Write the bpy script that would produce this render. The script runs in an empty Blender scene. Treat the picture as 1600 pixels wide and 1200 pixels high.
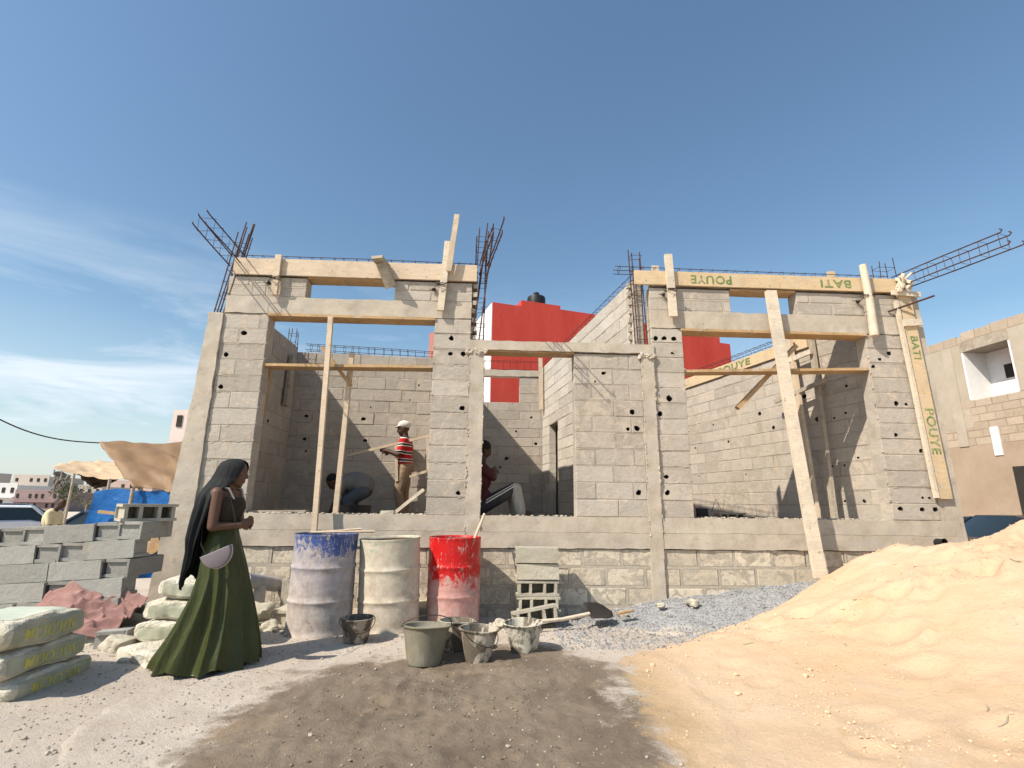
import bpy, math, random
import numpy as np
from mathutils import Vector, Matrix, Euler, noise as mn
R = math.radians
S = bpy.context.scene
C = S.collection

# ------------------------------------------------------------------ camera, sky, sun, exposure
PITCH, YAW, ROLL = R(13.3), R(2.6), R(0.7)
fw = Vector((math.sin(YAW)*math.cos(PITCH), math.cos(YAW)*math.cos(PITCH), math.sin(PITCH)))
rt = Vector((math.cos(YAW), -math.sin(YAW), 0)); up = rt.cross(fw)
r2 = rt*math.cos(ROLL) + up*math.sin(ROLL); u2 = up*math.cos(ROLL) - rt*math.sin(ROLL)
cam_d = bpy.data.cameras.new('camera'); cam = bpy.data.objects.new('camera', cam_d); C.objects.link(cam)
cam_d.lens = 18; cam_d.sensor_width = 36; cam_d.clip_end = 3000; cam_d.clip_start = .05
m = Matrix.Identity(4)
for i, v in enumerate((r2, u2, -fw)):
    for j in range(3): m[j][i] = v[j]
m.translation = (0, 0, 1.25)
cam.matrix_world = m
S.camera = cam

SUN_DIR = Vector((1, .7, -1.25)).normalized()          # the way the light travels
w = bpy.data.worlds.new('World'); S.world = w; w.use_nodes = True
nt = w.node_tree; N = nt.nodes; L = nt.links; N.clear()
wo = N.new('ShaderNodeOutputWorld'); bg = N.new('ShaderNodeBackground'); bg.inputs[1].default_value = .107
sky = N.new('ShaderNodeTexSky'); sky.sky_type = 'NISHITA'; sky.sun_disc = False
sky.sun_elevation = math.asin(-SUN_DIR.z)
sky.sun_rotation = math.atan2(-SUN_DIR.x, -SUN_DIR.y)
sky.air_density = 1.35; sky.dust_density = 1.0; sky.ozone_density = 2.2; sky.altitude = 10
# thin wisps of cloud, low on the left
tc = N.new('ShaderNodeTexCoord')
mp = N.new('ShaderNodeMapping'); mp.inputs['Scale'].default_value = (1.3, 1.3, 6.0); mp.inputs['Rotation'].default_value = (0, .12, 0)
L.new(tc.outputs['Generated'], mp.inputs[0])
nz = N.new('ShaderNodeTexNoise'); nz.inputs['Scale'].default_value = 2.1; nz.inputs['Detail'].default_value = 9; nz.inputs['Roughness'].default_value = .62; nz.inputs['Distortion'].default_value = .5
L.new(mp.outputs[0], nz.inputs[0])
rp = N.new('ShaderNodeMapRange'); rp.inputs[1].default_value = .41; rp.inputs[2].default_value = .64
L.new(nz.outputs[0], rp.inputs[0])
sx = N.new('ShaderNodeSeparateXYZ'); L.new(tc.outputs['Generated'], sx.inputs[0])
lo = N.new('ShaderNodeMapRange'); lo.inputs[1].default_value = .44; lo.inputs[2].default_value = .14; L.new(sx.outputs[2], lo.inputs[0])
lf = N.new('ShaderNodeMapRange'); lf.inputs[1].default_value = .35; lf.inputs[2].default_value = -.35; lf.inputs[3].default_value = .2; L.new(sx.outputs[0], lf.inputs[0])
def wm(op, a, b):
    n = N.new('ShaderNodeMath'); n.operation = op; n.use_clamp = True
    for i, v in enumerate((a, b)):
        if isinstance(v, (int, float)): n.inputs[i].default_value = v
        else: L.new(v, n.inputs[i])
    return n.outputs[0]
cl = wm('MULTIPLY', wm('MULTIPLY', rp.outputs[0], lo.outputs[0]), lf.outputs[0])
cl = wm('MULTIPLY', cl, 1.0)
hz = N.new('ShaderNodeMapRange'); hz.inputs[1].default_value = .30; hz.inputs[2].default_value = -.04; hz.inputs[4].default_value = .6; L.new(sx.outputs[2], hz.inputs[0])
tint = N.new('ShaderNodeMix'); tint.data_type = 'RGBA'; tint.blend_type = 'MULTIPLY'; tint.inputs[0].default_value = 1; tint.inputs[7].default_value = (.88, 1.0, 1.03, 1)
L.new(sky.outputs[0], tint.inputs[6])
mx = N.new('ShaderNodeMix'); mx.data_type = 'RGBA'; mx.inputs[7].default_value = (6.2, 6.8, 7.4, 1)
L.new(wm('MAXIMUM', cl, hz.outputs[0]), mx.inputs[0]); L.new(tint.outputs[2], mx.inputs[6]); L.new(mx.outputs[2], bg.inputs[0]); L.new(bg.outputs[0], wo.inputs[0])

sd = bpy.data.lights.new('sun', 'SUN'); sd.energy = 4.9; sd.angle = R(.5); sd.color = (1, .91, .79)
so = bpy.data.objects.new('sun', sd); C.objects.link(so); so.rotation_euler = SUN_DIR.to_track_quat('-Z', 'Y').to_euler(); so.location = (-10, -5, 12)
S.view_settings.view_transform = 'Standard'; S.view_settings.look = 'None'
S.view_settings.exposure = .45; S.view_settings.gamma = 1
S.render.engine = 'CYCLES'

# ------------------------------------------------------------------ materials
def hexc(c):
    if isinstance(c, str):
        c = [int(c[i:i+2], 16)/255 for i in (0, 2, 4)]
        return tuple((v/12.92 if v <= .04045 else ((v+.055)/1.055)**2.4) for v in c) + (1,)
    return tuple(c) + (1,)
class NT:
    def __init__(s, name, rough=.9, metal=0.0):
        s.m = bpy.data.materials.new(name); s.m.use_nodes = True; s.t = s.m.node_tree; s.n = s.t.nodes; s.l = s.t.links
        s.b = s.n['Principled BSDF']; s.b.inputs['Roughness'].default_value = rough; s.b.inputs['Metallic'].default_value = metal
        s.b.inputs['Specular IOR Level'].default_value = .25
        tc = s.n.new('ShaderNodeTexCoord'); oi = s.n.new('ShaderNodeObjectInfo')
        va = s.n.new('ShaderNodeVectorMath'); va.operation = 'ADD'
        mu = s.n.new('ShaderNodeMath'); mu.operation = 'MULTIPLY'; mu.inputs[1].default_value = 37
        s.l.new(oi.outputs['Random'], mu.inputs[0]); s.l.new(tc.outputs['Object'], va.inputs[0]); s.l.new(mu.outputs[0], va.inputs[1])
        s.co = va.outputs[0]; s.raw = tc.outputs['Object']; s.rand = oi.outputs['Random']
    def noise(s, scale, detail=5, rough=.6, stretch=None, dist=0):
        n = s.n.new('ShaderNodeTexNoise'); n.inputs['Scale'].default_value = scale; n.inputs['Detail'].default_value = detail
        n.inputs['Roughness'].default_value = rough; n.inputs['Distortion'].default_value = dist
        if stretch:
            mp = s.n.new('ShaderNodeMapping'); mp.inputs['Scale'].default_value = stretch; s.l.new(s.co, mp.inputs[0]); s.l.new(mp.outputs[0], n.inputs[0])
        else: s.l.new(s.co, n.inputs[0])
        return n.outputs[0]
    def rng(s, v, a, b, c=0, d=1):
        n = s.n.new('ShaderNodeMapRange'); s.l.new(v, n.inputs[0])
        for i, q in enumerate((a, b, c, d)): n.inputs[i+1].default_value = q
        return n.outputs[0]
    def math(s, op, a, b, clamp=False):
        n = s.n.new('ShaderNodeMath'); n.operation = op; n.use_clamp = clamp
        for i, v in enumerate((a, b)):
            if isinstance(v, (int, float)): n.inputs[i].default_value = v
            else: s.l.new(v, n.inputs[i])
        return n.outputs[0]
    def mix(s, f, a, b, mode='MIX'):
        n = s.n.new('ShaderNodeMix'); n.data_type = 'RGBA'; n.blend_type = mode
        if isinstance(f, (int, float)): n.inputs[0].default_value = f
        else: s.l.new(f, n.inputs[0])
        for i, v in ((6, a), (7, b)):
            if isinstance(v, tuple): n.inputs[i].default_value = v if len(v) == 4 else v + (1,)
            else: s.l.new(v, n.inputs[i])
        return n.outputs[2]
    def attr(s, name):
        n = s.n.new('ShaderNodeAttribute'); n.attribute_name = name; return n.outputs['Fac']
    def z(s):
        n = s.n.new('ShaderNodeSeparateXYZ'); s.l.new(s.raw, n.inputs[0]); return n.outputs
    def bump(s, h, strength=.4, dist=.01):
        n = s.n.new('ShaderNodeBump'); n.inputs['Strength'].default_value = strength; n.inputs['Distance'].default_value = dist
        s.l.new(h, n.inputs['Height'])
        if s.b.inputs['Normal'].is_linked: s.l.new(s.b.inputs['Normal'].links[0].from_socket, n.inputs['Normal'])
        s.l.new(n.outputs[0], s.b.inputs['Normal'])
    def color(s, c): s.l.new(c, s.b.inputs['Base Color']); return s.m
def simple(name, a, b, scale=6, rough=.9, metal=0, bs=40, bd=.004, bstr=.5, stretch=None, stain=None):
    t = NT(name, rough, metal)
    c = t.mix(t.rng(t.noise(scale, stretch=stretch), .3, .7), hexc(a), hexc(b))
    c = t.mix(t.rng(t.noise(scale*8, 3), .3, .75, 0, .25), c, t.mix(1.0, c, (.5, .5, .5), 'MULTIPLY'))
    if stain: c = t.mix(t.rng(t.noise(scale*.35, 6, .7), .52, .66, 0, .75), c, hexc(stain))
    if bstr: t.bump(t.noise(bs, 4, stretch=stretch), bstr, bd)
    return t.color(c)
M = {}
# concrete block: per-block tone, cement smears, grit
def smear_mix(t, c, smear, sm, sc=4.2):
    f = t.math('MAXIMUM', t.rng(t.noise(sc, 7, .72, dist=.9), *((.53, .60) if sc < 5 else (.49, .53)), 0, sm), t.rng(t.noise(sc*2.3, 5, .75, stretch=(.5, .5, 2.2)), .60, .66, 0, sm))
    return t.mix(f, c, t.mix(t.rng(t.noise(6, 4), .3, .7), hexc(smear), t.mix(1.0, hexc(smear), (1.18, 1.17, 1.15), 'MULTIPLY')))
def block_mat(name, a, b, smear, sm=.5, sc=4.2):
    t = NT(name, .93)
    tone = t.attr('tone')
    c = t.mix(tone, hexc(a), hexc(b))
    c = t.mix(t.rng(t.noise(1.1, 5, .6), .35, .7, 0, .45), c, t.mix(1.0, c, (.86, .80, .72), 'MULTIPLY'))
    c = smear_mix(t, c, smear, sm, sc)
    c = t.mix(t.rng(t.noise(9, 6, .75, stretch=(1, 1, 2.5)), .52, .70, 0, .6), c, t.mix(1.0, c, (.70, .67, .63), 'MULTIPLY'))
    c = t.mix(t.rng(t.noise(2.6, 7, .8, stretch=(1.6, 1.6, .5), dist=.6), .55, .66, 0, .55), c, t.mix(1.0, c, (.74, .68, .60), 'MULTIPLY'))
    c = t.mix(t.rng(t.noise(17, 6, .85, dist=.4), .60, .66, 0, .55), c, t.mix(1.0, c, (1.25, 1.22, 1.16), 'MULTIPLY'))
    c = t.mix(t.rng(t.noise(30, 5, .85), .66, .70, 0, .7), c, t.mix(1.0, c, (.5, .45, .4), 'MULTIPLY'))
    c = t.mix(t.rng(t.noise(170, 2), .45, .75, 0, .4), c, t.mix(1.0, c, (.55, .53, .5), 'MULTIPLY'))
    t.bump(t.noise(11, 6, .75), .8, .016); t.bump(t.noise(120, 3), .7, .005)
    return t.color(c)
M['block'] = block_mat('block_concrete', (.385, .345, .295), (.475, .43, .372), (.47, .40, .32), .75)
M['block_in'] = block_mat('block_concrete_warm', (.385, .345, .30), (.465, .42, .362), (.46, .395, .315), .6)
M['block_white'] = block_mat('block_concrete_pale', (.44, .40, .35), (.57, .53, .47), (.5, .44, .36), .7)
M['block_new'] = block_mat('block_concrete_new', (.27, .265, .245), (.36, .355, .33), (.36, .34, .30), .25)
M['block_stack'] = block_mat('block_concrete_dusty', (.40, .37, .30), (.50, .47, .38), (.5, .45, .36), .4)
M['stone'] = block_mat('footing_block', (.54, .47, .365), (.68, .60, .48), (.385, .34, .275), 1.0, sc=7)
M['mortar'] = simple('mortar', (.34, .285, .215), (.44, .375, .29), 7, .95, bs=60, bd=.012, bstr=.8)
def joint_mat(name, a, b, smear, sm, sc=4.2):
    t = NT(name, .95); c = t.mix(t.rng(t.noise(7), .3, .7), hexc(a), hexc(b)); c = smear_mix(t, c, smear, sm, sc); t.bump(t.noise(60, 4), .8, .01); return t.color(c)
M['mortar_grey'] = joint_mat('mortar_grey', (.30, .26, .205), (.43, .375, .305), (.47, .40, .32), .75)
M['mortar'] = joint_mat('mortar_brown', (.34, .30, .24), (.42, .37, .30), (.385, .34, .275), 1.0, 7)
def conc():
    t = NT('cast_concrete', .9)
    c = t.mix(t.rng(t.noise(4, 6, .7), .3, .7), (.36, .305, .24), (.51, .445, .355))
    c = t.mix(t.rng(t.noise(2.2, 7, .75, stretch=(.6, .6, 1.6), dist=1), .5, .62, 0, .65), c, (.42, .385, .34))
    c = t.mix(t.rng(t.noise(5.5, 7, .8, dist=.5), .58, .66, 0, .6), c, (.30, .25, .19))
    c = t.mix(t.rng(t.noise(45, 3, .8), .6, .7, 0, .5), c, (.22, .18, .14))
    t.bump(t.noise(5, 7, .75), .5, .02); t.bump(t.noise(90, 3), .6, .005)
    return t.color(c)
M['conc'] = conc()
def wood(name, a, b, dark, rough=.75, knots=True):
    t = NT(name, rough)
    z = t.noise(3, 4, .6, stretch=(1.5, 14, 14), dist=1.2)
    c = t.mix(t.rng(z, .3, .7), hexc(a), hexc(b))
    c = t.mix(t.rng(t.noise(2.5, 7, .75), .48, .66, 0, .8), c, hexc(dark))
    c = t.mix(t.rng(t.noise(9, 6, .8), .54, .62, 0, .6), c, (.46, .42, .36))
    c = t.mix(t.rng(t.noise(4, 6, .8, stretch=(.7, 2, 2)), .60, .68, 0, .5), c, t.mix(1.0, c, (.62, .56, .50), 'MULTIPLY'))
    c = t.mix(t.rng(t.noise(22, 3, .7), .62, .7, 0, .7), c, t.mix(1.0, c, (.4, .32, .25), 'MULTIPLY'))
    t.bump(t.noise(9, 5, .6, stretch=(1, 20, 20)), .5, .005)
    return t.color(c)
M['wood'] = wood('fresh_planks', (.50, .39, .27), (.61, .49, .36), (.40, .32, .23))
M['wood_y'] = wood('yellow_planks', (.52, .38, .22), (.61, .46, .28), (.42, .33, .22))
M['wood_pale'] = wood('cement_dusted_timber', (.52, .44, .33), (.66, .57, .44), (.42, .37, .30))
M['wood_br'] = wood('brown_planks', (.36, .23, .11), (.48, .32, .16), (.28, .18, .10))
M['wood_grey'] = wood('weathered_timber', (.30, .26, .20), (.42, .36, .28), (.22, .18, .13))
M['rebar'] = simple('rusty_rebar', (.05, .03, .028), (.12, .06, .045), 20, .7, .3, bs=200)
M['wire'] = simple('tie_wire', (.03, .025, .02), (.06, .045, .035), 20, .6, .3, bstr=0)
M['black'] = simple('black_plastic', (.012, .012, .013), (.02, .02, .022), 8, .5, bstr=0)
M['pvc'] = simple('grey_pvc', (.28, .29, .32), (.34, .35, .38), 8, .4, bstr=0, stain=(.45, .40, .33))
M['paint_g'] = simple('green_paint', (.06, .15, .035), (.26, .30, .12), 16, .8, bs=60, stain=(.50, .42, .26))
M['hole'] = simple('cavity_shade', (.05, .045, .04), (.08, .07, .06), 10, 1, bstr=0)  # near-black colour stands for the shade inside the hollow blocks

# ------------------------------------------------------------------ mesh builder
class MB:
    def __init__(s): s.v = []; s.f = []; s.mi = []; s.tone = []
    def add(s, vs, fs, mi=0, tone=.5):
        o = len(s.v); s.v.extend([tuple(v) for v in vs]); s.f.extend([tuple(o+i for i in f) for f in fs])
        s.mi.extend([mi]*len(fs)); s.tone.extend([tone]*len(fs)); return s
    def box(s, c, d, rot=None, mi=0, tone=.5, jit=0, taper=0):
        hx, hy, hz = d[0]/2, d[1]/2, d[2]/2; vs = []
        for z in (-1, 1):
            k = 1 - taper if z > 0 else 1
            for x, y in ((-1, -1), (1, -1), (1, 1), (-1, 1)):
                v = Vector((x*hx*k, y*hy*k, z*hz))
                if jit: v += Vector((random.uniform(-jit, jit), random.uniform(-jit, jit), random.uniform(-jit, jit)))
                if rot is not None: v = rot @ v
                vs.append(v + Vector(c))
        return s.add(vs, [(0, 3, 2, 1), (4, 5, 6, 7), (0, 1, 5, 4), (1, 2, 6, 5), (2, 3, 7, 6), (3, 0, 4, 7)], mi, tone)
    def bar(s, a, b, wd, th, side=(1, 0, 0), mi=0, tone=.5, seg=1, bend=0, jit=0):
        """rectangular timber from a to b: wd across `side`, th across the other way"""
        a, b = Vector(a), Vector(b); ax = (b-a).normalized(); sd = Vector(side); sd = (sd - ax*sd.dot(ax)).normalized(); n = ax.cross(sd)
        vs = []
        for i in range(seg+1):
            t = i/seg; p = a.lerp(b, t) + n*bend*math.sin(math.pi*t)
            for x, y in ((-1, -1), (1, -1), (1, 1), (-1, 1)):
                vs.append(p + sd*(x*wd/2+random.uniform(-jit, jit)) + n*(y*th/2+random.uniform(-jit, jit)))
        fs = [(3, 2, 1, 0), tuple(4*seg+i for i in range(4))]
        for i in range(seg):
            for k in range(4):
                q = (k+1) % 4; fs.append((4*i+k, 4*i+q, 4*i+4+q, 4*i+4+k))
        return s.add(vs, fs, mi, tone)
    def tube(s, pts, r, n=6, mi=0, tone=.5, cap=True):
        pts = [Vector(p) for p in pts]; rs = r if isinstance(r, (list, tuple)) else [r]*len(pts)
        vs = []; fs = []; prev = None
        for i, p in enumerate(pts):
            a = pts[max(i-1, 0)]; b = pts[min(i+1, len(pts)-1)]; d = (b-a).normalized()
            if prev is None:
                t = Vector((0, 0, 1)) if abs(d.z) < .9 else Vector((1, 0, 0)); e = d.cross(t).normalized()
            else: e = (prev - d*prev.dot(d)).normalized()
            prev = e; g = d.cross(e)
            for k in range(n):
                an = 2*math.pi*k/n; vs.append(p + (e*math.cos(an)+g*math.sin(an))*rs[i])
        for i in range(len(pts)-1):
            for k in range(n):
                q = (k+1) % n; fs.append((i*n+k, i*n+q, i*n+n+q, i*n+n+k))
        if cap: fs += [tuple(range(n))[::-1], tuple((len(pts)-1)*n+k for k in range(n))]
        return s.add(vs, fs, mi, tone)
    def rings(s, rings, mi=0, closed=True, capa=True, capb=True, tone=.5):
        n = len(rings[0]); vs = [v for r_ in rings for v in r_]; fs = []
        for i in range(len(rings)-1):
            for k in range(n if closed else n-1):
                q = (k+1) % n; fs.append((i*n+k, i*n+q, i*n+n+q, i*n+n+k))
        if capa: fs.append(tuple(range(n))[::-1])
        if capb: fs.append(tuple((len(rings)-1)*n+k for k in range(n)))
        return s.add(vs, fs, mi, tone)
    def lathe(s, prof, n=40, c=(0, 0, 0), mi=0, rot=None, dent=None):
        rs = []
        for r, z in prof:
            ring = []
            for k in range(n):
                a = 2*math.pi*k/n; rr = r*(1+(dent(a, z) if dent else 0)); v = Vector((rr*math.cos(a), rr*math.sin(a), z))
                ring.append((rot @ v if rot is not None else v) + Vector(c))
            rs.append(ring)
        return s.rings(rs, mi, capa=False, capb=False)
    def grid(s, nx, ny, fn, mi=0, tone=.5):
        vs = [fn(i/(nx-1), j/(ny-1)) for j in range(ny) for i in range(nx)]
        fs = [(j*nx+i, j*nx+i+1, j*nx+nx+i+1, j*nx+nx+i) for j in range(ny-1) for i in range(nx-1)]
        return s.add(vs, fs, mi, tone)
    def rock(s, c, r, sc=(1, 1, 1), mi=0, tone=.5, sub=0, rnd=.25):
        ph = (1+5**.5)/2
        V = [(-1, ph, 0), (1, ph, 0), (-1, -ph, 0), (1, -ph, 0), (0, -1, ph), (0, 1, ph), (0, -1, -ph), (0, 1, -ph), (ph, 0, -1), (ph, 0, 1), (-ph, 0, -1), (-ph, 0, 1)]
        F = [(0, 11, 5), (0, 5, 1), (0, 1, 7), (0, 7, 10), (0, 10, 11), (1, 5, 9), (5, 11, 4), (11, 10, 2), (10, 7, 6), (7, 1, 8), (3, 9, 4), (3, 4, 2), (3, 2, 6), (3, 6, 8), (3, 8, 9), (4, 9, 5), (2, 4, 11), (6, 2, 10), (8, 6, 7), (9, 8, 1)]
        V = [Vector(v).normalized() for v in V]
        for _ in range(sub):
            cache = {}; NF = []
            def md(a, b):
                k = (min(a, b), max(a, b))
                if k not in cache: V.append(((V[a]+V[b])/2).normalized()); cache[k] = len(V)-1
                return cache[k]
            for a, b, c_ in F:
                x, y, z = md(a, b), md(b, c_), md(c_, a); NF += [(a, x, z), (b, y, x), (c_, z, y), (x, y, z)]
            F = NF
        rot = Euler((random.uniform(0, 6), random.uniform(0, 6), random.uniform(0, 6))).to_matrix() if sub == 0 else Euler((0, 0, random.uniform(0, 6))).to_matrix()
        off = Vector((random.uniform(0, 99),)*3); vs = []
        for v in V:
            k = 1 + (mn.noise(v*1.3+off)*1.2*rnd*2 if sub else random.uniform(-rnd, rnd)) + (mn.noise(v*4+off)*rnd*.4 if sub else 0)
            q = rot @ (v*k*r); vs.append(Vector((q.x*sc[0], q.y*sc[1], q.z*sc[2])) + Vector(c))
        return s.add(vs, F, mi, tone)
    def rough_box(s, x0, x1, y0, y1, z0, z1, res=.06, amp=.006, mi=0, tone=.5, fr=5, fn=None):
        """closed box whose skin is gridded and roughened by one shared noise, so edges stay joined"""
        nx = max(1, round((x1-x0)/res)); ny = max(1, round((y1-y0)/res)); nz = max(1, round((z1-z0)/res))
        nx, ny, nz = min(nx, 160), min(ny, 60), min(nz, 90)
        idx = {}; vs = []; fs = []
        def V(i, j, k):
            if (i, j, k) not in idx:
                p = Vector((x0+(x1-x0)*i/nx, y0+(y1-y0)*j/ny, z0+(z1-z0)*k/nz))
                d = Vector((mn.noise(p*fr), mn.noise(p*fr+Vector((31, 7, 3))), mn.noise(p*fr+Vector((3, 57, 9)))))
                d2 = Vector((mn.noise(p*fr*4), mn.noise(p*fr*4+Vector((31, 7, 3))), mn.noise(p*fr*4+Vector((3, 57, 9)))))
                q = p + d*amp*1.6 + d2*amp*.8
                if fn: q = Vector(fn(q))
                idx[(i, j, k)] = len(vs); vs.append(q)
            return idx[(i, j, k)]
        for i in range(nx):
            for j in range(ny):
                fs.append((V(i, j, 0), V(i, j+1, 0), V(i+1, j+1, 0), V(i+1, j, 0))); fs.append((V(i, j, nz), V(i+1, j, nz), V(i+1, j+1, nz), V(i, j+1, nz)))
        for i in range(nx):
            for k in range(nz):
                fs.append((V(i, 0, k), V(i+1, 0, k), V(i+1, 0, k+1), V(i, 0, k+1))); fs.append((V(i, ny, k), V(i, ny, k+1), V(i+1, ny, k+1), V(i+1, ny, k)))
        for j in range(ny):
            for k in range(nz):
                fs.append((V(0, j, k), V(0, j, k+1), V(0, j+1, k+1), V(0, j+1, k))); fs.append((V(nx, j, k), V(nx, j+1, k), V(nx, j+1, k+1), V(nx, j, k+1)))
        return s.add(vs, fs, mi, tone)

def setp(o, label=None, cat=None, group=None, kind=None):
    if label: o['label'] = label
    if cat: o['category'] = cat
    if group: o['group'] = group
    if kind: o['kind'] = kind
    return o
def obj(name, mb, mats, parent=None, label=None, cat=None, group=None, kind=None, smooth=None, local=False, loc=None):
    """links the builder's shapes as ONE mesh object. Top-level meshes get their origin at loc (world); children subtract the parent's place."""
    me = bpy.data.meshes.new(name); off = Vector((0, 0, 0))
    if not local:
        p = parent
        while p is not None: off += Vector(p.location); p = p.parent
        if loc is not None: off += Vector(loc)
    me.from_pydata([tuple(Vector(v)-off) for v in mb.v], [], mb.f)
    for mt in (mats if isinstance(mats, (list, tuple)) else [mats]): me.materials.append(M[mt] if isinstance(mt, str) else mt)
    me.polygons.foreach_set('material_index', mb.mi)
    a = me.attributes.new('tone', 'FLOAT', 'FACE'); a.data.foreach_set('value', mb.tone)
    me.update()
    if smooth is not None:
        me.polygons.foreach_set('use_smooth', [True]*len(me.polygons))
        if smooth < 180: me.set_sharp_from_angle(angle=R(smooth))
    o = bpy.data.objects.new(name, me); C.objects.link(o)
    if parent is not None: o.parent = parent
    if loc is not None: o.location = loc
    return setp(o, label, cat, group, kind)
def empty(name, loc, label=None, cat=None, group=None, rz=0):
    o = bpy.data.objects.new(name, None); C.objects.link(o); o.location = loc; o.rotation_euler.z = rz; o.empty_display_size = .2
    return setp(o, label, cat, group)
def copy_tree(o, parent=None):
    c = o.copy(); C.objects.link(c)
    if parent is not None: c.parent = parent
    for ch in [x for x in C.objects if x.parent == o]: copy_tree(ch, c)
    return c
def remesh(mb, voxel=.008, smooth_it=4):
    """one continuous skin around overlapping shapes"""
    me = bpy.data.meshes.new('tmp'); me.from_pydata(mb.v, [], mb.f); me.update()
    o = bpy.data.objects.new('tmp', me); C.objects.link(o)
    rm = o.modifiers.new('r', 'REMESH'); rm.mode = 'VOXEL'; rm.voxel_size = voxel
    sm = o.modifiers.new('s', 'SMOOTH'); sm.iterations = smooth_it; sm.factor = .5
    dg = bpy.context.evaluated_depsgraph_get(); ev = o.evaluated_get(dg); m2 = bpy.data.meshes.new_from_object(ev)
    out = MB(); out.v = [tuple(v.co) for v in m2.vertices]; out.f = [tuple(p.vertices) for p in m2.polygons]
    out.mi = [0]*len(out.f); out.tone = [.5]*len(out.f)
    bpy.data.objects.remove(o); bpy.data.meshes.remove(me); bpy.data.meshes.remove(m2)
    return out
def cap(mb, a, b, ra, rb, n=12):
    """tapered limb segment with rounded ends"""
    a, b = Vector(a), Vector(b); d = (b-a).normalized(); pts = []; rs = []
    for t in (-.95, -.7, -.35): pts.append(a+d*ra*t); rs.append(ra*math.sqrt(1-t*t))
    pts += [a, b]; rs += [ra, rb]
    for t in (.35, .7, .95): pts.append(b+d*rb*t); rs.append(rb*math.sqrt(1-t*t))
    mb.tube(pts, rs, n)
def ell(mb, c, r, rot=None):
    rs = []
    for i in range(1, 12):
        t = math.pi*i/12; ring = []
        for k in range(16):
            a = 2*math.pi*k/16; v = Vector((r[0]*math.sin(t)*math.cos(a), r[1]*math.sin(t)*math.sin(a), -r[2]*math.cos(t)))
            ring.append((rot @ v if rot is not None else v) + Vector(c))
        rs.append(ring)
    mb.rings(rs)
def text_mb(txt, size, place, thick=.004, bold=.012):
    """lettering as thin solid paint: place maps local (x, y, z) to world"""
    cu = bpy.data.curves.new('t', 'FONT'); cu.body = txt; cu.size = size; cu.extrude = thick/2; cu.offset = bold*size; cu.align_x = 'CENTER'; cu.align_y = 'CENTER'; cu.resolution_u = 3; cu.space_character = 1.12
    o = bpy.data.objects.new('t', cu); C.objects.link(o)
    dg = bpy.context.evaluated_depsgraph_get(); me = bpy.data.meshes.new_from_object(o.evaluated_get(dg))
    mb = MB(); mb.add([place(v.co) for v in me.vertices], [tuple(p.vertices) for p in me.polygons])
    bpy.data.objects.remove(o); bpy.data.meshes.remove(me)
    return mb
def fbm(x, y, s, o=4, seed=0):
    v = 0; a = 1; f = s
    for _ in range(o): v += a*mn.noise(Vector((x*f+seed, y*f-seed, seed*.7))); a *= .5; f *= 2.03
    return v
def sstep(a, b, x):
    t = max(0, min(1, (x-a)/(b-a))); return t*t*(3-2*t)
ORD = ['first', 'second', 'third', 'fourth', 'fifth', 'sixth', 'seventh', 'eighth', 'ninth', 'tenth']

# where a line of sight meets a vertical plane y = Y, a level z = Z or any plane: used to read real positions off the site survey
def sight(x, y): return fw*800 + r2*(x-800) - u2*(y-600)
EYE = Vector((0, 0, 1.25))
def onY(x, y, Y): d = sight(x, y); return EYE + d*(Y/d.y)
def onZ(x, y, Z): d = sight(x, y); return EYE + d*((Z-1.25)/d.z)
def onP(x, y, p0, n): d = sight(x, y); n = Vector(n); return EYE + d*((Vector(p0)-EYE).dot(n)/d.dot(n))

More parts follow.
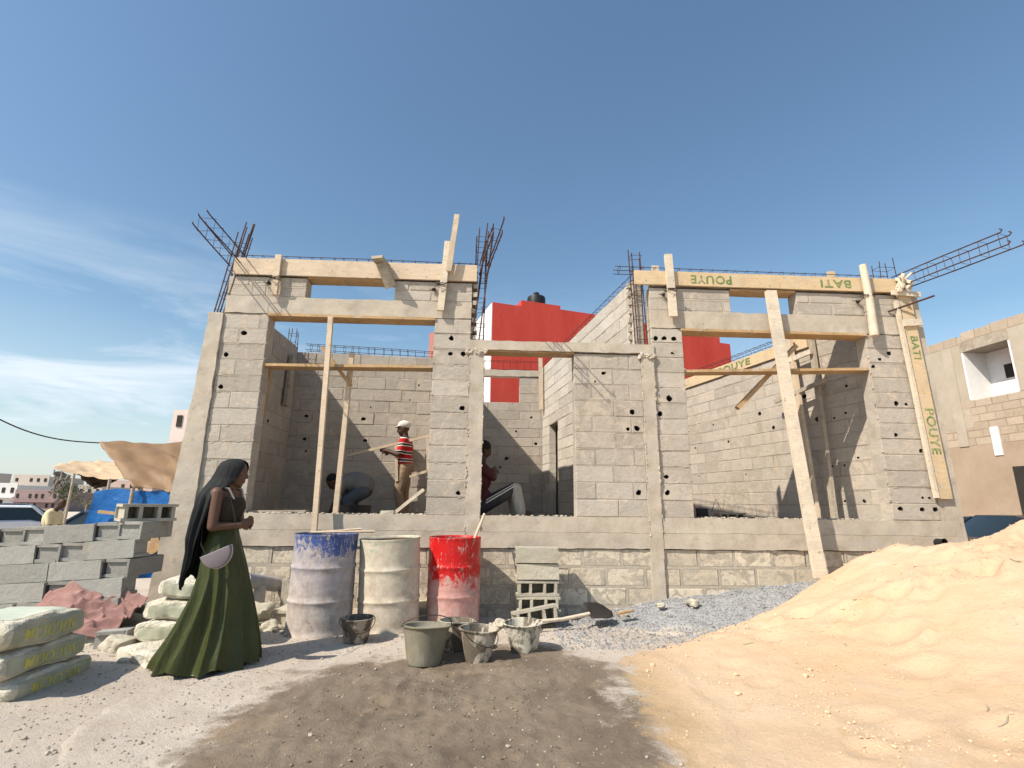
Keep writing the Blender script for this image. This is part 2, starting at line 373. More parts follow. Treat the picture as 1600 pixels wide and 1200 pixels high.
# ------------------------------------------------------------------ block walls
def block_wall(mb, p0, ang, Ln, T, z0, z1, openings=(), holes=(), h=.205, bl=.49, seed=1, j=.006, rough=.004, start=0.0, topvar=0.0, mv=.003):
    rnd = random.Random(seed); ca, sa = math.cos(ang), math.sin(ang)
    def W(u, v, z): return (p0[0]+u*ca-v*sa, p0[1]+u*sa+v*ca, z)
    n = max(1, round((z1-z0)/h)); h = (z1-z0)/n
    holes = list(holes)
    for k in range(n):
        za, zb = z0+k*h, z0+(k+1)*h; zm = (za+zb)/2
        iv = [(0, Ln)]
        for (u0, u1, oz0, oz1) in openings:
            if oz0 < zm < oz1:
                ni = []
                for a, b in iv:
                    if u1 <= a or u0 >= b: ni.append((a, b)); continue
                    if u0 > a: ni.append((a, u0))
                    if u1 < b: ni.append((u1, b))
                iv = ni
        for a, b in iv:
            if b-a < .03: continue
            cuts = [a]; s = start + (k % 2)*bl*.5 + rnd.uniform(-.04, .04)
            q = math.floor((a-s)/bl)*bl + s
            while q < b:
                c = q + rnd.uniform(-.02, .02)
                if c > cuts[-1]+.1 and c < b-.1: cuts.append(c)
                q += bl
            cuts.append(b)
            # bed joint under the course, proud or shrunk by a few mm
            mb.add([W(a, mv, za-j), W(b, mv, za-j), W(b, T-mv, za-j), W(a, T-mv, za-j), W(a, mv, za+j), W(b, mv, za+j), W(b, T-mv, za+j), W(a, T-mv, za+j)],
                   [(0, 3, 2, 1), (4, 5, 6, 7), (0, 1, 5, 4), (1, 2, 6, 5), (2, 3, 7, 6), (3, 0, 4, 7)], 1)
            for i in range(len(cuts)-1):
                u0, u1 = cuts[i]+(j if i else 0), cuts[i+1]-(j if i < len(cuts)-2 else 0)
                if i:
                    c0 = cuts[i]
                    mb.add([W(c0-j, mv, za+j), W(c0+j, mv, za+j), W(c0+j, T-mv, za+j), W(c0-j, T-mv, za+j), W(c0-j, mv, zb-j), W(c0+j, mv, zb-j), W(c0+j, T-mv, zb-j), W(c0-j, T-mv, zb-j)],
                           [(0, 1, 5, 4), (2, 3, 7, 6)], 1)
                a0, b0 = za+j, zb-j; tone = rnd.random(); ch = .005
                if k == n-1 and topvar: b0 -= rnd.uniform(0, topvar)
                J = lambda s_=rough: rnd.uniform(-s_, s_)
                vs = []
                corners = [(u0, a0), (u1, a0), (u1, b0), (u0, b0)]
                df, db = J(), J()
                for (uu, zz) in corners: vs.append(W(uu, ch+df, zz))
                mu, mz = (u0+u1)/2, (a0+b0)/2
                for (uu, zz) in corners: vs.append(W(uu+(ch if uu < mu else -ch)+J(.002), df+J(.0025), zz+(ch if zz < mz else -ch)+J(.002)))
                for (uu, zz) in corners: vs.append(W(uu, T-ch+db, zz))
                for (uu, zz) in corners: vs.append(W(uu+(ch if uu < mu else -ch), T+db+J(.0025), zz+(ch if zz < mz else -ch)))
                fs = []
                for e in range(4):
                    g = (e+1) % 4
                    fs += [(e, g, 4+g, 4+e), (8+g, 8+e, 12+e, 12+g), (g, e, 8+e, 8+g)]
                mine = []
                for hh in holes:
                    if u0-j <= hh[0] < u1+j and za <= hh[1] < zb:
                        r_h = min(hh[2], (b0-a0)*.36, (u1-u0)*.3); mine.append((min(max(hh[0], u0+r_h+.02), u1-r_h-.02), min(max(hh[1], a0+r_h+.02), b0-r_h-.02), r_h))
                mine.sort(); mine = mine[:3]
                # keep holes of one block apart
                kk = []
                for hh in mine:
                    if not kk or hh[0]-kk[-1][0] > kk[-1][2]+hh[2]+.015: kk.append(hh)
                fs.append((15, 14, 13, 12))
                if not kk: fs.append((4, 5, 6, 7)); mb.add(vs, fs, 0, tone)
                else:
                    # front face cut into one panel per hole, each panel a ring round an irregular opening
                    mb.add(vs, fs, 0, tone)
                    lu = [u0+ch] + [(kk[q][0]+kk[q+1][0])/2 for q in range(len(kk)-1)] + [u1-ch]
                    for q, hh in enumerate(kk):
                        ua, ub = lu[q], lu[q+1]; lo_, hi_ = a0+ch, b0-ch; cx, cz, r_ = hh
                        r_ = min(r_, cx-ua-.008, ub-cx-.008, cz-lo_-.006, hi_-cz-.006)
                        r_ = max(r_, .008)
                        o8 = [(ua, lo_), (cx, lo_), (ub, lo_), (ub, cz), (ub, hi_), (cx, hi_), (ua, hi_), (ua, cz)]
                        hv = []
                        for t in range(8):
                            an = R(-135+45*t); rr = r_*rnd.uniform(.75, 1.25); hv.append((cx+rr*math.cos(an), cz+rr*math.sin(an)*rnd.uniform(.75, 1)))
                        P_ = [W(x, df, z) for x, z in o8] + [W(x, df+.001, z) for x, z in hv] + [W(cx+(x-cx)*.9, min(.11, T*.6), cz+(z-cz)*.9) for x, z in hv]
                        mb.add(P_, [(t, (t+1) % 8, 8+(t+1) % 8, 8+t) for t in range(8)], 0, tone)
                        mb.add(P_, [(8+t, 8+(t+1) % 8, 16+(t+1) % 8, 16+t) for t in range(8)] + [tuple(16+t for t in range(8))], 2, tone)
    return mb
def px_holes(lst, x0, Y=6.4, r=.036):
    out = []
    for q in lst:
        p = onY(q[0], q[1], Y); out.append((p.x-x0, p.z, (q[2] if len(q) > 2 else r)))
    return out

# ------------------------------------------------------------------ the ground
def near(x, y):
    """height of the yard"""
    z = fbm(x, y, .6, 3, 5)*.022 + fbm(x, y, 3.5, 3, 9)*.009
    z += .05*sstep(-2.2, -3.4, x)*sstep(6.5, 4.5, y) + .05*sstep(1.5, 4, x)*sstep(7.5, 6, y)
    fade = max(0, 1-max(abs(x)-7, 0)/3)*max(0, 1-max(y-7, 0)/3)*max(0, 1-max(-y, 0)/3)
    z = z*fade
    z -= .45*sstep(-5.6, -8, x)*1.0 if x < 0 else 0
    z -= .45*sstep(9.5, 13, max(y, abs(x)*.9))*(1 if x >= 0 else 1-sstep(-5.6, -8, x))
    if y > 6.3 and -4 < x < 6.2: z = min(z, .0)
    return z
def axis(lo, hi, step, far):
    a = [lo]
    while a[-1] < hi: a.append(a[-1]+step)
    s = step; b = [hi]
    c = a[-1]
    while c < far: s *= 1.22; c += s; a.append(c)
    s = step; c = lo; pre = []
    while c > -far: s *= 1.22; c -= s; pre.append(c)
    return pre[::-1] + a
def soil(t):
    c = t.mix(t.rng(t.noise(1.1, 6, .65), .35, .65), (.49, .405, .325), (.60, .53, .445))
    c = t.mix(t.rng(t.noise(3.5, 7, .75), .5, .66, 0, .6), c, (.54, .50, .45))
    c = t.mix(t.rng(t.noise(26, 5, .8), .55, .72, 0, .6), c, (.30, .24, .185))
    c = t.mix(t.rng(t.noise(140, 2, .7), .52, .75, 0, .5), c, (.60, .55, .48))
    return c
gx = axis(-6.5, 6.5, .05, 900); gy = axis(1.2, 7.2, .05, 900)
g = MB(); nx = len(gx)
g.add([(x, y, near(x, y)) for y in gy for x in gx], [(j*nx+i, j*nx+i+1, j*nx+nx+i+1, j*nx+nx+i) for j in range(len(gy)-1) for i in range(nx-1)])
gnd_ = obj('ground', g, 'mortar', kind='structure', smooth=180)

# wet mortar mixing patch: lumpy sheet that rises out of the ground with a ragged edge
def wet_c(t):
    c = t.mix(t.rng(t.noise(2.0, 7, .7, dist=.7), .35, .65), (.17, .13, .094), (.27, .215, .155))
    c = t.mix(t.rng(t.noise(1.1, 6, .65), .52, .66, 0, .8), c, (.34, .255, .17))
    c = t.mix(t.rng(t.noise(34, 5, .8), .58, .70, 0, .6), c, (.15, .115, .085))
    return t.mix(t.rng(t.noise(60, 3, .8), .68, .75, 0, .5), c, (.5, .45, .37))
M['yard'] = M['mortar']
EL = [(-180, 1.45), (-150, 1.6), (-120, 2.0), (-90, 2.4), (-60, 1.9), (-30, 1.25), (0, 1.2), (30, 1.25), (60, 1.35), (90, 1.4), (120, 1.35), (150, 1.4), (180, 1.45)]
def patch_f(x, y):
    dx, dy = x+.12, y-3.75; a = math.degrees(math.atan2(dy, dx))
    r_ = np.interp(a, [e[0] for e in EL], [e[1] for e in EL])
    d = math.hypot(dx, dy)/r_ + fbm(x, y, 1.6, 4, 21)*.2
    f = 1 - d
    return f
def patch_z(x, y):
    f = patch_f(x, y); b = near(x, y)
    k = sstep(-.1, .12, f)
    rid = abs(fbm(x*1.6, y, 5, 4, 3))*.03 + fbm(x, y, 14, 3, 8)*.012
    return b + .012 - .05*sstep(-.3, -.5, f) + k*(.010 + rid*.8*sstep(.0, .4, f) + .01*sstep(.2, 1, f))
g = MB(); g.grid(190, 190, lambda u, v: (lambda x, y: (x, y, patch_z(x, y)))(-3.0+5.1*u, .9+5.1*v))
mp_ = obj('mortar_patch', g, 'yard', kind='stuff', smooth=180, label='damp grey brown mortar mixing patch spread over the yard in front of the drums', cat='mortar')

# gravel strip along the wall, sand pile on the right
def grav_z(x, y):
    hw = np.interp(x, [.9, 1.3, 2.1, 3.2, 4.2, 5.2, 6.4], [-.03, .03, .17, .30, .42, .45, .4])
    wdt = np.interp(x, [.9, 2, 4, 6], [.45, .75, 1.0, 1.2])
    t = (6.42-y)/wdt
    k = max(0, 1-max(t, 0))
    return hw*k**.8 + fbm(x, y, 4, 4, 13)*.02 + (-.05*sstep(1.15, 1.35, t)) + .012 + .03*(1-k) + near(x, y)*.6 + fbm(x, y, 1.5, 2, 3)*.03*(1-k) - .03*(1-k)
def grav_c(t):
    vo = t.n.new('ShaderNodeTexVoronoi'); vo.inputs['Scale'].default_value = 85; t.l.new(t.co, vo.inputs['Vector'])
    c = t.mix(t.rng(t.noise(4, 4), .3, .7), (.25, .255, .265), (.37, .365, .36))
    q = t.n.new('ShaderNodeSeparateColor'); t.l.new(vo.outputs['Color'], q.inputs[0])
    c = t.mix(t.rng(q.outputs[0], 0, 1, 0, .7), c, (.46, .455, .45)); return t.mix(t.rng(q.outputs[1], .75, 1, 0, .8), c, (.16, .165, .175))
def grav_cover(x, y): return (1-grav_t(x, y))*1.1-.02
def grav_t(x, y): return (6.42-y)/np.interp(x, [.9, 2, 4, 6], [.5, .85, 1.05, 1.2])
g = MB(); g.grid(190, 90, lambda u, v: (lambda x, y: (x, y, grav_z(x, y)))(.45+6.0*u, 4.5+1.98*v))
gb_ = obj('gravel_bank', g, 'yard', kind='stuff', smooth=180, label='bank of blue grey crushed gravel heaped along the foot of the house wall', cat='gravel')
def sand_z(x, y):
    c = np.interp(x, [.6, 1.2, 1.8, 2.4, 3.0, 3.6, 4.1, 4.5, 5.1, 5.9, 7, 9, 12], [-.05, .015, .05, .10, .22, .46, .68, .80, .88, 1.09, 1.4, 1.5, .6])
    fr = sstep(.3, 5.0, y)
    bk = 1 - .9*sstep(5.3, 6.7, y)
    if x < 4.6: bk = 1 - .95*sstep(5.3+max(0, x-3)*.25, 6.6+max(0, x-3)*.25, y)
    z = c*fr*bk
    # leading edge against the mortar and the gravel
    e = sand_e(x, y) + fbm(x, y, 1.7, 4, 31)*.2
    k = sstep(-.75, -.35, e); kh = sstep(-.3, .8, e)
    lump = fbm(x, y, .9, 3, 41)*.06 - abs(fbm(x, y*1.3, 2.1, 4, 17))*.042 + fbm(x, y, 9, 4, 2)*.016
    # footprints and slumps
    for (a, b, r_, d) in PITS:
        q = math.hypot(x-a, (y-b)*1.3)/r_
        if q < 1.6: lump += -d*math.exp(-q*q*2.2) + d*.45*math.exp(-((q-1.05)**2)*14)
    base = near(x, y)
    if x < 2.1 and y < 6: base = max(base, patch_z(x, y))
    if y > 4.7 and x < 3.4: base = max(base, grav_z(x, y)-.25*sstep(2.2, 3.4, x))
    return max(z*kh, 0) + base + k*.008 + kh*(.02 + lump*min(1, .25+c)) - (1-k)*.06
random.seed(5)
PITS = [(random.uniform(1.9, 5.6), random.uniform(2.2, 5.2), random.uniform(.1, .24), random.uniform(.03, .09)) for _ in range(46)]
def sand_c(t):
    c = t.mix(t.rng(t.noise(.9, 5, .6), .35, .65), (.66, .455, .28), (.70, .52, .355))
    c = t.mix(t.rng(t.noise(2.6, 7, .75), .54, .7, 0, .5), c, (.59, .50, .39))
    c = t.mix(t.rng(t.noise(1.7, 7, .8, dist=1.5), .60, .67, 0, .6), c, (.54, .36, .19))
    c = t.mix(t.rng(t.noise(30, 5, .8), .64, .72, 0, .5), c, (.45, .31, .18))
    return t.mix(t.rng(t.noise(200, 2, .7), .52, .75, 0, .4), c, (.46, .32, .19))
def sand_e(x, y): return x - np.interp(y, [1.5, 2.9, 3.9, 4.5, 5.0, 5.6, 6.4], [.78, .86, 1.0, 1.08, 1.4, 2.5, 4.3])
g = MB(); g.grid(290, 230, lambda u, v: (lambda x, y: (x, y, sand_z(x, y)))(-.35+10.5*u**1.2, .9+8.6*v))
sp_ = obj('sand_pile', g, 'yard', kind='stuff', smooth=180, label='large pile of pale orange sand in the right foreground', cat='sand')
def yard_mat():
    t = NT('yard_surface', .97); t.co = t.raw
    def cov(name, ns, amp, a, b):
        f = t.math('ADD', t.attr(name), t.rng(t.noise(ns, 8, .78), .2, .8, -amp, amp)); return t.rng(f, a, b)
    c = soil(t); w_ = cov('wet', 4, .26, .0, .16); gr = cov('gravel', 9, .34, .0, .2); s_ = cov('sand', 4.0, .24, .0, .10)
    damp = t.rng(t.math('ADD', t.attr('sand'), t.rng(t.noise(5, 7, .75), .2, .8, -.3, .3)), .5, .05)
    c = t.mix(w_, c, wet_c(t)); c = t.mix(gr, c, grav_c(t)); c = t.mix(s_, c, t.mix(t.math('MULTIPLY', damp, t.rng(t.attr('wet'), -.5, .0)), sand_c(t), (.50, .35, .20)))
    t.l.new(t.rng(w_, 0, 1, .97, .72), t.b.inputs['Roughness'])
    t.bump(t.noise(5, 7, .75, dist=.8), .4, .04); t.bump(t.noise(24, 6, .75), .7, .026); t.bump(t.noise(150, 3, .7), .8, .01)
    return t.color(c)
ym_ = yard_mat()
for o_ in (gnd_, mp_, gb_, sp_):
    me = o_.data; me.materials[0] = ym_; co = [(v.co.x, v.co.y) for v in me.vertices]
    for nm, fn in (('wet', lambda x, y: patch_f(x, y) if abs(x) < 4 and y < 7 else -1), ('gravel', lambda x, y: min(grav_cover(x, y), (x-.55)*1.2) if x < 6.6 and 3 < y < 6.5 else -1),
                   ('sand', lambda x, y: min(.85*sand_e(x, y)-.02, (11-x)*.5, (9-y)*.5, (y-.2)*2) if -1 < x < 12 and y < 9 else -1)):
        at = me.attributes.new(nm, 'FLOAT', 'POINT'); at.data.foreach_set('value', [float(fn(x, y)) for x, y in co])

# loose stones: too many to count, one sheet of grit per kind of stone
def top_z(x, y):
    z = near(x, y)
    if -2.1 < x < 1.8 and 1.4 < y < 5.7: z = max(z, patch_z(x, y))
    if .75 < x < 6.4 and 4.7 < y < 6.45: z = max(z, grav_z(x, y))
    if x > .0: z = max(z, sand_z(x, y))
    return z
random.seed(11)
def sand_mask(x, y):
    return sand_e(x, y)*.85-.08+fbm(x, y, 3, 3, 5)*.2 > .1
g = MB(); cnt = 0
while cnt < 6500:
    x, y = random.uniform(.7, 5.2), 6.38-1.5*random.random()**1.5
    sm_ = sand_mask(x, y)
    if sm_ and (x > 2.9 or random.random() > .3*max(0, 1-(x-1)/1.9)): continue
    if not sm_ and random.random() < .1: continue
    r_ = random.uniform(.004, .010)*(1 if random.random() < .95 else 1.9)
    g.rock((x, y, top_z(x, y)+r_*.3), r_, (1, 1, .8), tone=random.random()); cnt += 1
M['gstone'] = block_mat('gravel_stone', (.19, .195, .205), (.42, .42, .415), (.40, .38, .35), .3)
obj('loose_gravel', g, 'gstone', kind='stuff', label='loose grey gravel stones lying on the bank by the wall', cat='gravel')
g = MB(); cnt = 0
while cnt < 4200:
    x, y = random.uniform(-4.5, 1.6), 2.4+3.9*random.random()
    if patch_f(x, y) > 0 and random.random() < .8: continue
    if sand_mask(x, y): continue
    r_ = random.uniform(.003, .008)*(1 if random.random() < .96 else 2)
    g.rock((x, y, top_z(x, y)+r_*.25), r_, (1, 1, .75), tone=random.random()); cnt += 1
M['pstone'] = block_mat('pebble_stone', (.25, .205, .16), (.48, .43, .36), (.45, .38, .29), .3)
obj('yard_pebbles', g, 'pstone', kind='stuff', label='small pebbles and crumbs scattered over the yard', cat='pebbles')
g = MB()
for _ in range(420):
    a = random.uniform(0, 6.283); rr = random.uniform(.0, 1)**.6*1.45; x, y = -.05+rr*math.cos(a)*.85, 3.6+rr*math.sin(a)
    if patch_f(x, y) < .02: continue
    r_ = random.uniform(.004, .009)
    g.rock((x, y, patch_z(x, y)+r_*.2), r_, (1.2, 1, .7), tone=random.random()**2)
M['mstone'] = block_mat('mortar_crumb', (.15, .12, .09), (.33, .285, .225), (.3, .25, .19), .3)
obj('mortar_crumbs', g, 'mstone', kind='stuff', label='wet crumbs and aggregate sticking out of the mortar patch', cat='aggregate')

g = MB(); cnt = 0
while cnt < 2600:
    x, y = random.uniform(1.0, 6.5), random.uniform(1.8, 5.8)
    if not sand_mask(x, y) or fbm(x, y, 1.1, 2, 77)+random.uniform(-.3, .3) < .05: cnt += .2; continue
    r_ = random.uniform(.004, .011)*(1 if random.random() < .95 else 2.2); g.rock((x, y, sand_z(x, y)+r_*.3), r_, (1, 1, .7), tone=random.random()); cnt += 1
M['clod'] = simple('sand_clod', (.56, .39, .24), (.68, .51, .35), 8, .97)
obj('sand_clods', g, 'clod', kind='stuff', label='small clods and crumbs of sand lying on the pile', cat='sand')

# ------------------------------------------------------------------ the unfinished house
house = empty('unfinished_house', (1.2, 8.5, 0), 'unfinished grey concrete block house with two open shopfront bays and bare rebar on top', 'house')
WM = ['block', 'mortar_grey', 'hole']
# footing courses of yellowish stone blocks
g = MB(); block_wall(g, (-3.62, 6.4), 0, 9.6, .22, -.12, .76, h=.22, bl=.46, seed=4, j=.017, rough=.007, mv=-.001)
obj('footing_wall', g, ['stone', 'mortar', 'hole'], house, smooth=None)
g = MB()
for z0, z1, yo in ((.752, .935, 0), (.938, 1.12, .006)): g.rough_box(-3.5, 5.95, 6.375+yo, 6.625, z0, z1, .06, .006)
obj('ground_beam', g, 'conc', house, smooth=35)
for x0, x1, z0, z1, y0 in ((-.26, -.075, -.1, 3.21, 6.372), (1.985, 2.145, -.1, 3.21, 6.366)):
    g = MB(); g.rough_box(x0, x1, y0, 6.64, z0, z1, .045, .007)
    rr = random.Random(int(x0*10))
    for _ in range(70):      # cement squeezed out of the form joints
        z = rr.uniform(.9, z1); g.rock((rr.choice((x0, x1))+rr.uniform(-.008, .008), y0-.003, z), rr.uniform(.006, .016), (.8, .6, 1.6))
    for _ in range(26): g.rock((rr.uniform(x0-.04, x1+.04), y0, z1-rr.uniform(0, .06)), rr.uniform(.012, .03))
    obj('concrete_column', g, 'conc', house, smooth=35)
def splay(p):
    if p.x < -3.5: p.x -= .2*max(0, (3.6-p.z)/3.6)**1.3
    return p
g = MB(); g.rough_box(-3.62, -3.44, 6.37, 6.64, -.1, 3.62, .05, .008, fn=splay)
obj('concrete_column', g, 'conc', house, smooth=35)
def splay2(p):
    if p.x > 5.85: p.x += .12*max(0, (4.2-p.z)/4.2)
    return p
g = MB(); g.rough_box(5.72, 5.92, 6.385, 6.64, -.1, 4.15, .05, .006, fn=splay2)
obj('concrete_column', g, 'conc', house, smooth=35)
# piers
H1 = px_holes([(379, 513), (388, 536), (352, 560), (344, 610), (388, 536, .03)], -3.44)
H2 = px_holes([(705, 527), (704, 548, .032), (724, 551), (721, 644), (716, 770, .03)], -.73)
H3 = px_holes([(1021, 530), (1038, 531, .034), (1053, 530), (1051, 558, .028), (1046, 624, .04), (1029, 646), (1041, 745), (1043, 770)], 2.145)
H4 = px_holes([(1358, 568, .026), (1375, 565, .026), (1392, 565, .026), (1392, 521), (1388, 548), (1401, 634, .036), (1416, 633, .026), (1400, 681, .03), (1439, 704, .03), (1442, 778, .02), (1453, 778, .02), (1440, 796), (1461, 796), (1406, 790)], 5.1)
for x0, x1, z1, hh, sd_ in ((-3.44, -2.87, 3.63, H1, 3), (-.73, -.26, 3.63, H2, 7), (2.145, 2.56, 3.58, H3, 8), (5.1, 5.72, 3.58, H4, 9)):
    g = MB(); block_wall(g, (x0, 6.4), 0, x1-x0, .2, 1.12, z1, holes=hh, h=.208, bl=(.6 if x0 < -3 else 1.4), seed=sd_, start=(.2 if x0 < -3 else .02))
    rr = random.Random(sd_)
    for _ in range(40): g.rock((rr.choice((x0, x1))+rr.uniform(-.012, .006), 6.402, 1.15+.208*rr.randrange(0, 12)+rr.uniform(-.012, .012)), rr.uniform(.006, .016), (1.4, .7, .6), mi=1)
    for _ in range(26):
        g.rock((rr.uniform(x0+.03, x1-.03), 6.402, 1.12+.208*rr.randrange(1, 12)+rr.uniform(-.012, .012)), rr.uniform(.008, .02), (2.2, .35, .6), mi=1)
    obj('block_pier', g, WM, house)
# infill wall between the doorway and the second column
H5 = px_holes([(943, 578, .028), (988, 647), (981, 673, .026), (995, 674), (997, 770, .036), (930, 600, .014)], 1.1)
g = MB(); block_wall(g, (1.1, 6.4), 0, .885, .2, 1.12, 3.2, holes=H5, bl=.5, seed=15)
obj('block_infill', g, WM, house)
g = MB(); g.rough_box(-.27, 2.16, 6.372, 6.63, 3.212, 3.335, .05, .006)
obj('lintel', g, 'conc', house, smooth=35)
# shopfront lintels and what stands on them
for x0, x1, z0, z1, a, b, zt, hh in ((-3.44, -.26, 3.632, 3.86, -2.44, -1.28, 4.15, .145), (2.145, 5.72, 3.582, 3.83, 3.26, 4.2, 4.17, .17)):
    g = MB(); g.rough_box(x0, x1, 6.392, 6.605, z0, z1, .05, .006); obj('lintel', g, 'conc', house, smooth=35)
    g = MB(); block_wall(g, (x0, 6.4), 0, a-x0, .2, z1+.002, zt, h=hh, bl=.48, seed=2, j=.012); obj('block_course', g, ['block', 'mortar', 'hole'], house); g = MB(); block_wall(g, (b, 6.4), 0, x1-b, .2, z1+.002, zt, h=hh, bl=.46, seed=5, j=.012)
    obj('block_course', g, ['block', 'mortar', 'hole'], house)
    g = MB(); g.rough_box(x0+.03, x1-.03, 6.41, 6.59, zt+.03, zt+.16, .08, .012); obj('ring_beam', g, 'conc', house, smooth=35)
# side, rear and partition walls
g = MB(); block_wall(g, (-3.3, 6.602), R(90), 2.0, .15, .9, 3.85, seed=21, holes=[(.5, 2.1, .03), (.7, 2.9, .03), (1.2, 2.4, .03)]); obj('side_wall', g, ['block_in', 'mortar_grey', 'hole'], house)
an = R(4)
HR = []
for (x, y, r_) in ((479, 650, .035), (476, 684, .035), (568, 655, .035), (573, 684, .035), (654, 602, .02), (579, 636, .016), (640, 628, .016), (478, 705, .02), (430, 676, .02)):
    p = onP(x, y, (-3.45, 8.62, 0), (-math.sin(an), math.cos(an), 0)); HR.append((math.hypot(p.x+3.45, p.y-8.62), p.z, r_))
g = MB(); block_wall(g, (-3.45, 8.62), an, 2.9, .15, .9, 3.78, seed=22, holes=HR); obj('rear_wall', g, ['block_in', 'mortar_grey', 'hole'], house)
g = MB(); block_wall(g, (-.25, 6.642), math.atan2(4.88, -.76), 4.9, .13, .9, 4.5, seed=23); obj('partition_wall', g, ['block_in', 'mortar_grey', 'hole'], house)
# rear cross wall with a small high window
cw = [onY(757, 578, 11.5), onY(812, 590, 11.5), onY(812, 632, 11.5), onY(845, 575, 11.5)]
ox1 = cw[1].x; oz0 = cw[2].z; oz1 = onY(790, 588, 11.5).z
g = MB(); block_wall(g, (-1.0, 11.5), 0, 2.35, .15, .9, oz1, openings=[(.4, ox1+1.0, oz0, oz1+.1)], seed=24, holes=[(1.97, 3.2, .03), (1.65, 2.9, .03), (2.05, 2.6, .04), (1.45, 2.3, .04), (1.25, 2.1, .03)]); obj('rear_wall', g, ['block_in', 'mortar_grey', 'hole'], house)
g = MB(); g.rough_box(-.95, 1.3, 11.48, 11.67, oz1+.002, oz1+.15, .1, .006); obj('lintel', g, 'conc', house, smooth=35)
# partition beside the passage
an = math.atan2(4.88, -.76)
g = MB(); block_wall(g, (2.125, 6.645), an, 4.9, .15, .9, 4.37, seed=25, openings=[(3.7, 4.35, .9, 3.0)])
obj('partition_wall', g, ['block_white', 'mortar_grey', 'hole'], house)
g = MB(); g.bar((1.565, 10.66, 1.0), (1.565, 10.66, 3.08), 1.3, .04, (-.154, .988, 0)); obj('added_dark_board', g, 'wood_grey', None, 'added dark board that darkens the narrow opening near the back of the passage wall', 'board', loc=(1.60, 10.66, 1.0))  # board added behind the opening so that it reads as a dark recess
# skewed wall that closes the right bay
an = math.atan2(4.43, -1.15); HW = []
wn = (-math.sin(an), math.cos(an), 0); wp = (5.25, 6.62, 0)
for (x, y, r_) in ((1187, 644, .035), (1209, 672, .035), (1112, 664, .025), (1139, 688, .03), (1087, 700, .025), (1092, 742, .012), (1277, 655, .045), (1256, 620, .04), (1165, 741, .015), (1322, 603, .025), (1319, 724, .02), (1300, 726, .02), (1301, 658, .02), (1321, 645, .02), (1318, 783, .02), (1350, 783, .03), (1250, 527, .02), (1340, 716, .02)):
    p = onP(x, y, wp, wn); u_ = (p-Vector(wp)).dot(Vector((math.cos(an), math.sin(an), 0))); HW.append((u_, p.z, r_))
class _: pass
# the wall is laid from the far end so that its holed face is the one in the room
far = Vector(wp) + Vector((math.cos(an), math.sin(an), 0))*4.6
HW = [(4.6-u_, z_, r_) for u_, z_, r_ in HW]
g = MB(); block_wall(g, (far.x, far.y), an+math.pi, 4.6, .15, .9, 3.92, seed=26, holes=HW, h=.2)
obj('side_wall', g, ['block', 'mortar_grey', 'hole'], house)
RW = (far, Vector(wp), an)
def rw(u_, off, z): # u_ metres from the front end of the skewed wall, off metres into the room
    d = Vector((math.cos(an), math.sin(an), 0)); n_ = Vector((-math.sin(an), math.cos(an), 0)); return Vector(wp)+d*u_+n_*off+Vector((0, 0, z))
g = MB(); pl = [(-3.3, 6.63), (5.2, 6.63), (4.1, 11.0), (4.1, 11.45), (-.3, 11.45), (-.3, 9.6), (-3.3, 8.4)]
g.add([(x, y, .9) for x, y in pl]+[(x, y, .985) for x, y in pl], [tuple(range(7))[::-1], tuple(range(7, 14))]+[(i, (i+1) % 7, 7+(i+1) % 7, 7+i) for i in range(7)])
obj('floor_slab', g, 'conc', house)
# mortar crumbs on the sills
g = MB(); rr = random.Random(3)
for a, b, n_ in ((-2.85, -.75, 90), (2.58, 5.08, 80), (-.05, 1.1, 30)):
    for _ in range(n_): g.rock((rr.uniform(a, b), 6.40+rr.uniform(-.01, .16), 1.125), rr.uniform(.006, .022), (1.4, 1, .7))
obj('mortar_crumb', g, 'mortar', house).__setitem__('kind', 'stuff')
# drain pipes
def pipe(c, d, r_, ln, mat='pvc'):
    c = Vector(c); d = Vector(d).normalized(); q = d.to_track_quat('Z', 'Y').to_matrix(); g = MB()
    g.lathe([(r_*.86, -ln), (r_*.86, -.004), (r_, 0), (r_, -ln)][::-1], 24, c+d*ln*.5, rot=q); return g
g = pipe(onY(1470, 848, 6.38), (.1, -1, .05), .055, .12); obj('drain_pipe', g, 'conc', house, smooth=40)
g = MB(); g.lathe([(0, -.06), (.05, -.06), (.05, .05)], 20, onY(1470, 848, 6.33), rot=Vector((.1, -1, .05)).to_track_quat('Z', 'Y').to_matrix()); obj('pipe_bore', g, 'black', house, smooth=40)

# ------------------------------------------------------------------ reinforcement
def cage(name, a, b, sx_, sz_, side, n_st, parent, r_=.006, over=0, hook=None):
    """four bars from a to b with closed stirrups"""
    a, b = Vector(a), Vector(b); ax = (b-a).normalized(); s = Vector(side); s = (s-ax*s.dot(ax)).normalized(); t = ax.cross(s); g = MB()
    rr = random.Random(hash(name) % 99 + int(abs(a.x)*10))
    for i, (p, q) in enumerate(((-1, -1), (1, -1), (1, 1), (-1, 1))):
        o = s*(p*sx_/2) + t*(q*sz_/2); e = rr.uniform(-over, over)
        pts = [a+o, a.lerp(b, .5)+o+Vector((rr.uniform(-.01, .01), rr.uniform(-.01, .01), rr.uniform(-.01, .01))), b+o+ax*e+s*rr.uniform(-.02, .02)]
        if hook: pts += [pts[-1]+Vector(hook)*.5+ax*.02, pts[-1]+Vector(hook)]
        g.tube(pts, r_, 5)
    for k in range(n_st):
        c = a.lerp(b, (k+.5)/n_st)+ax*rr.uniform(-.02, .02); w_ = .008
        P_ = [c+s*(p*(sx_/2+w_))+t*(q*(sz_/2+w_))+ax*rr.uniform(-.01, .01) for p, q in ((-1, -1), (1, -1), (1, 1), (-1, 1), (-1, -1))]
        g.tube(P_, .0035, 4)
    return obj(name, g, 'rebar', parent)
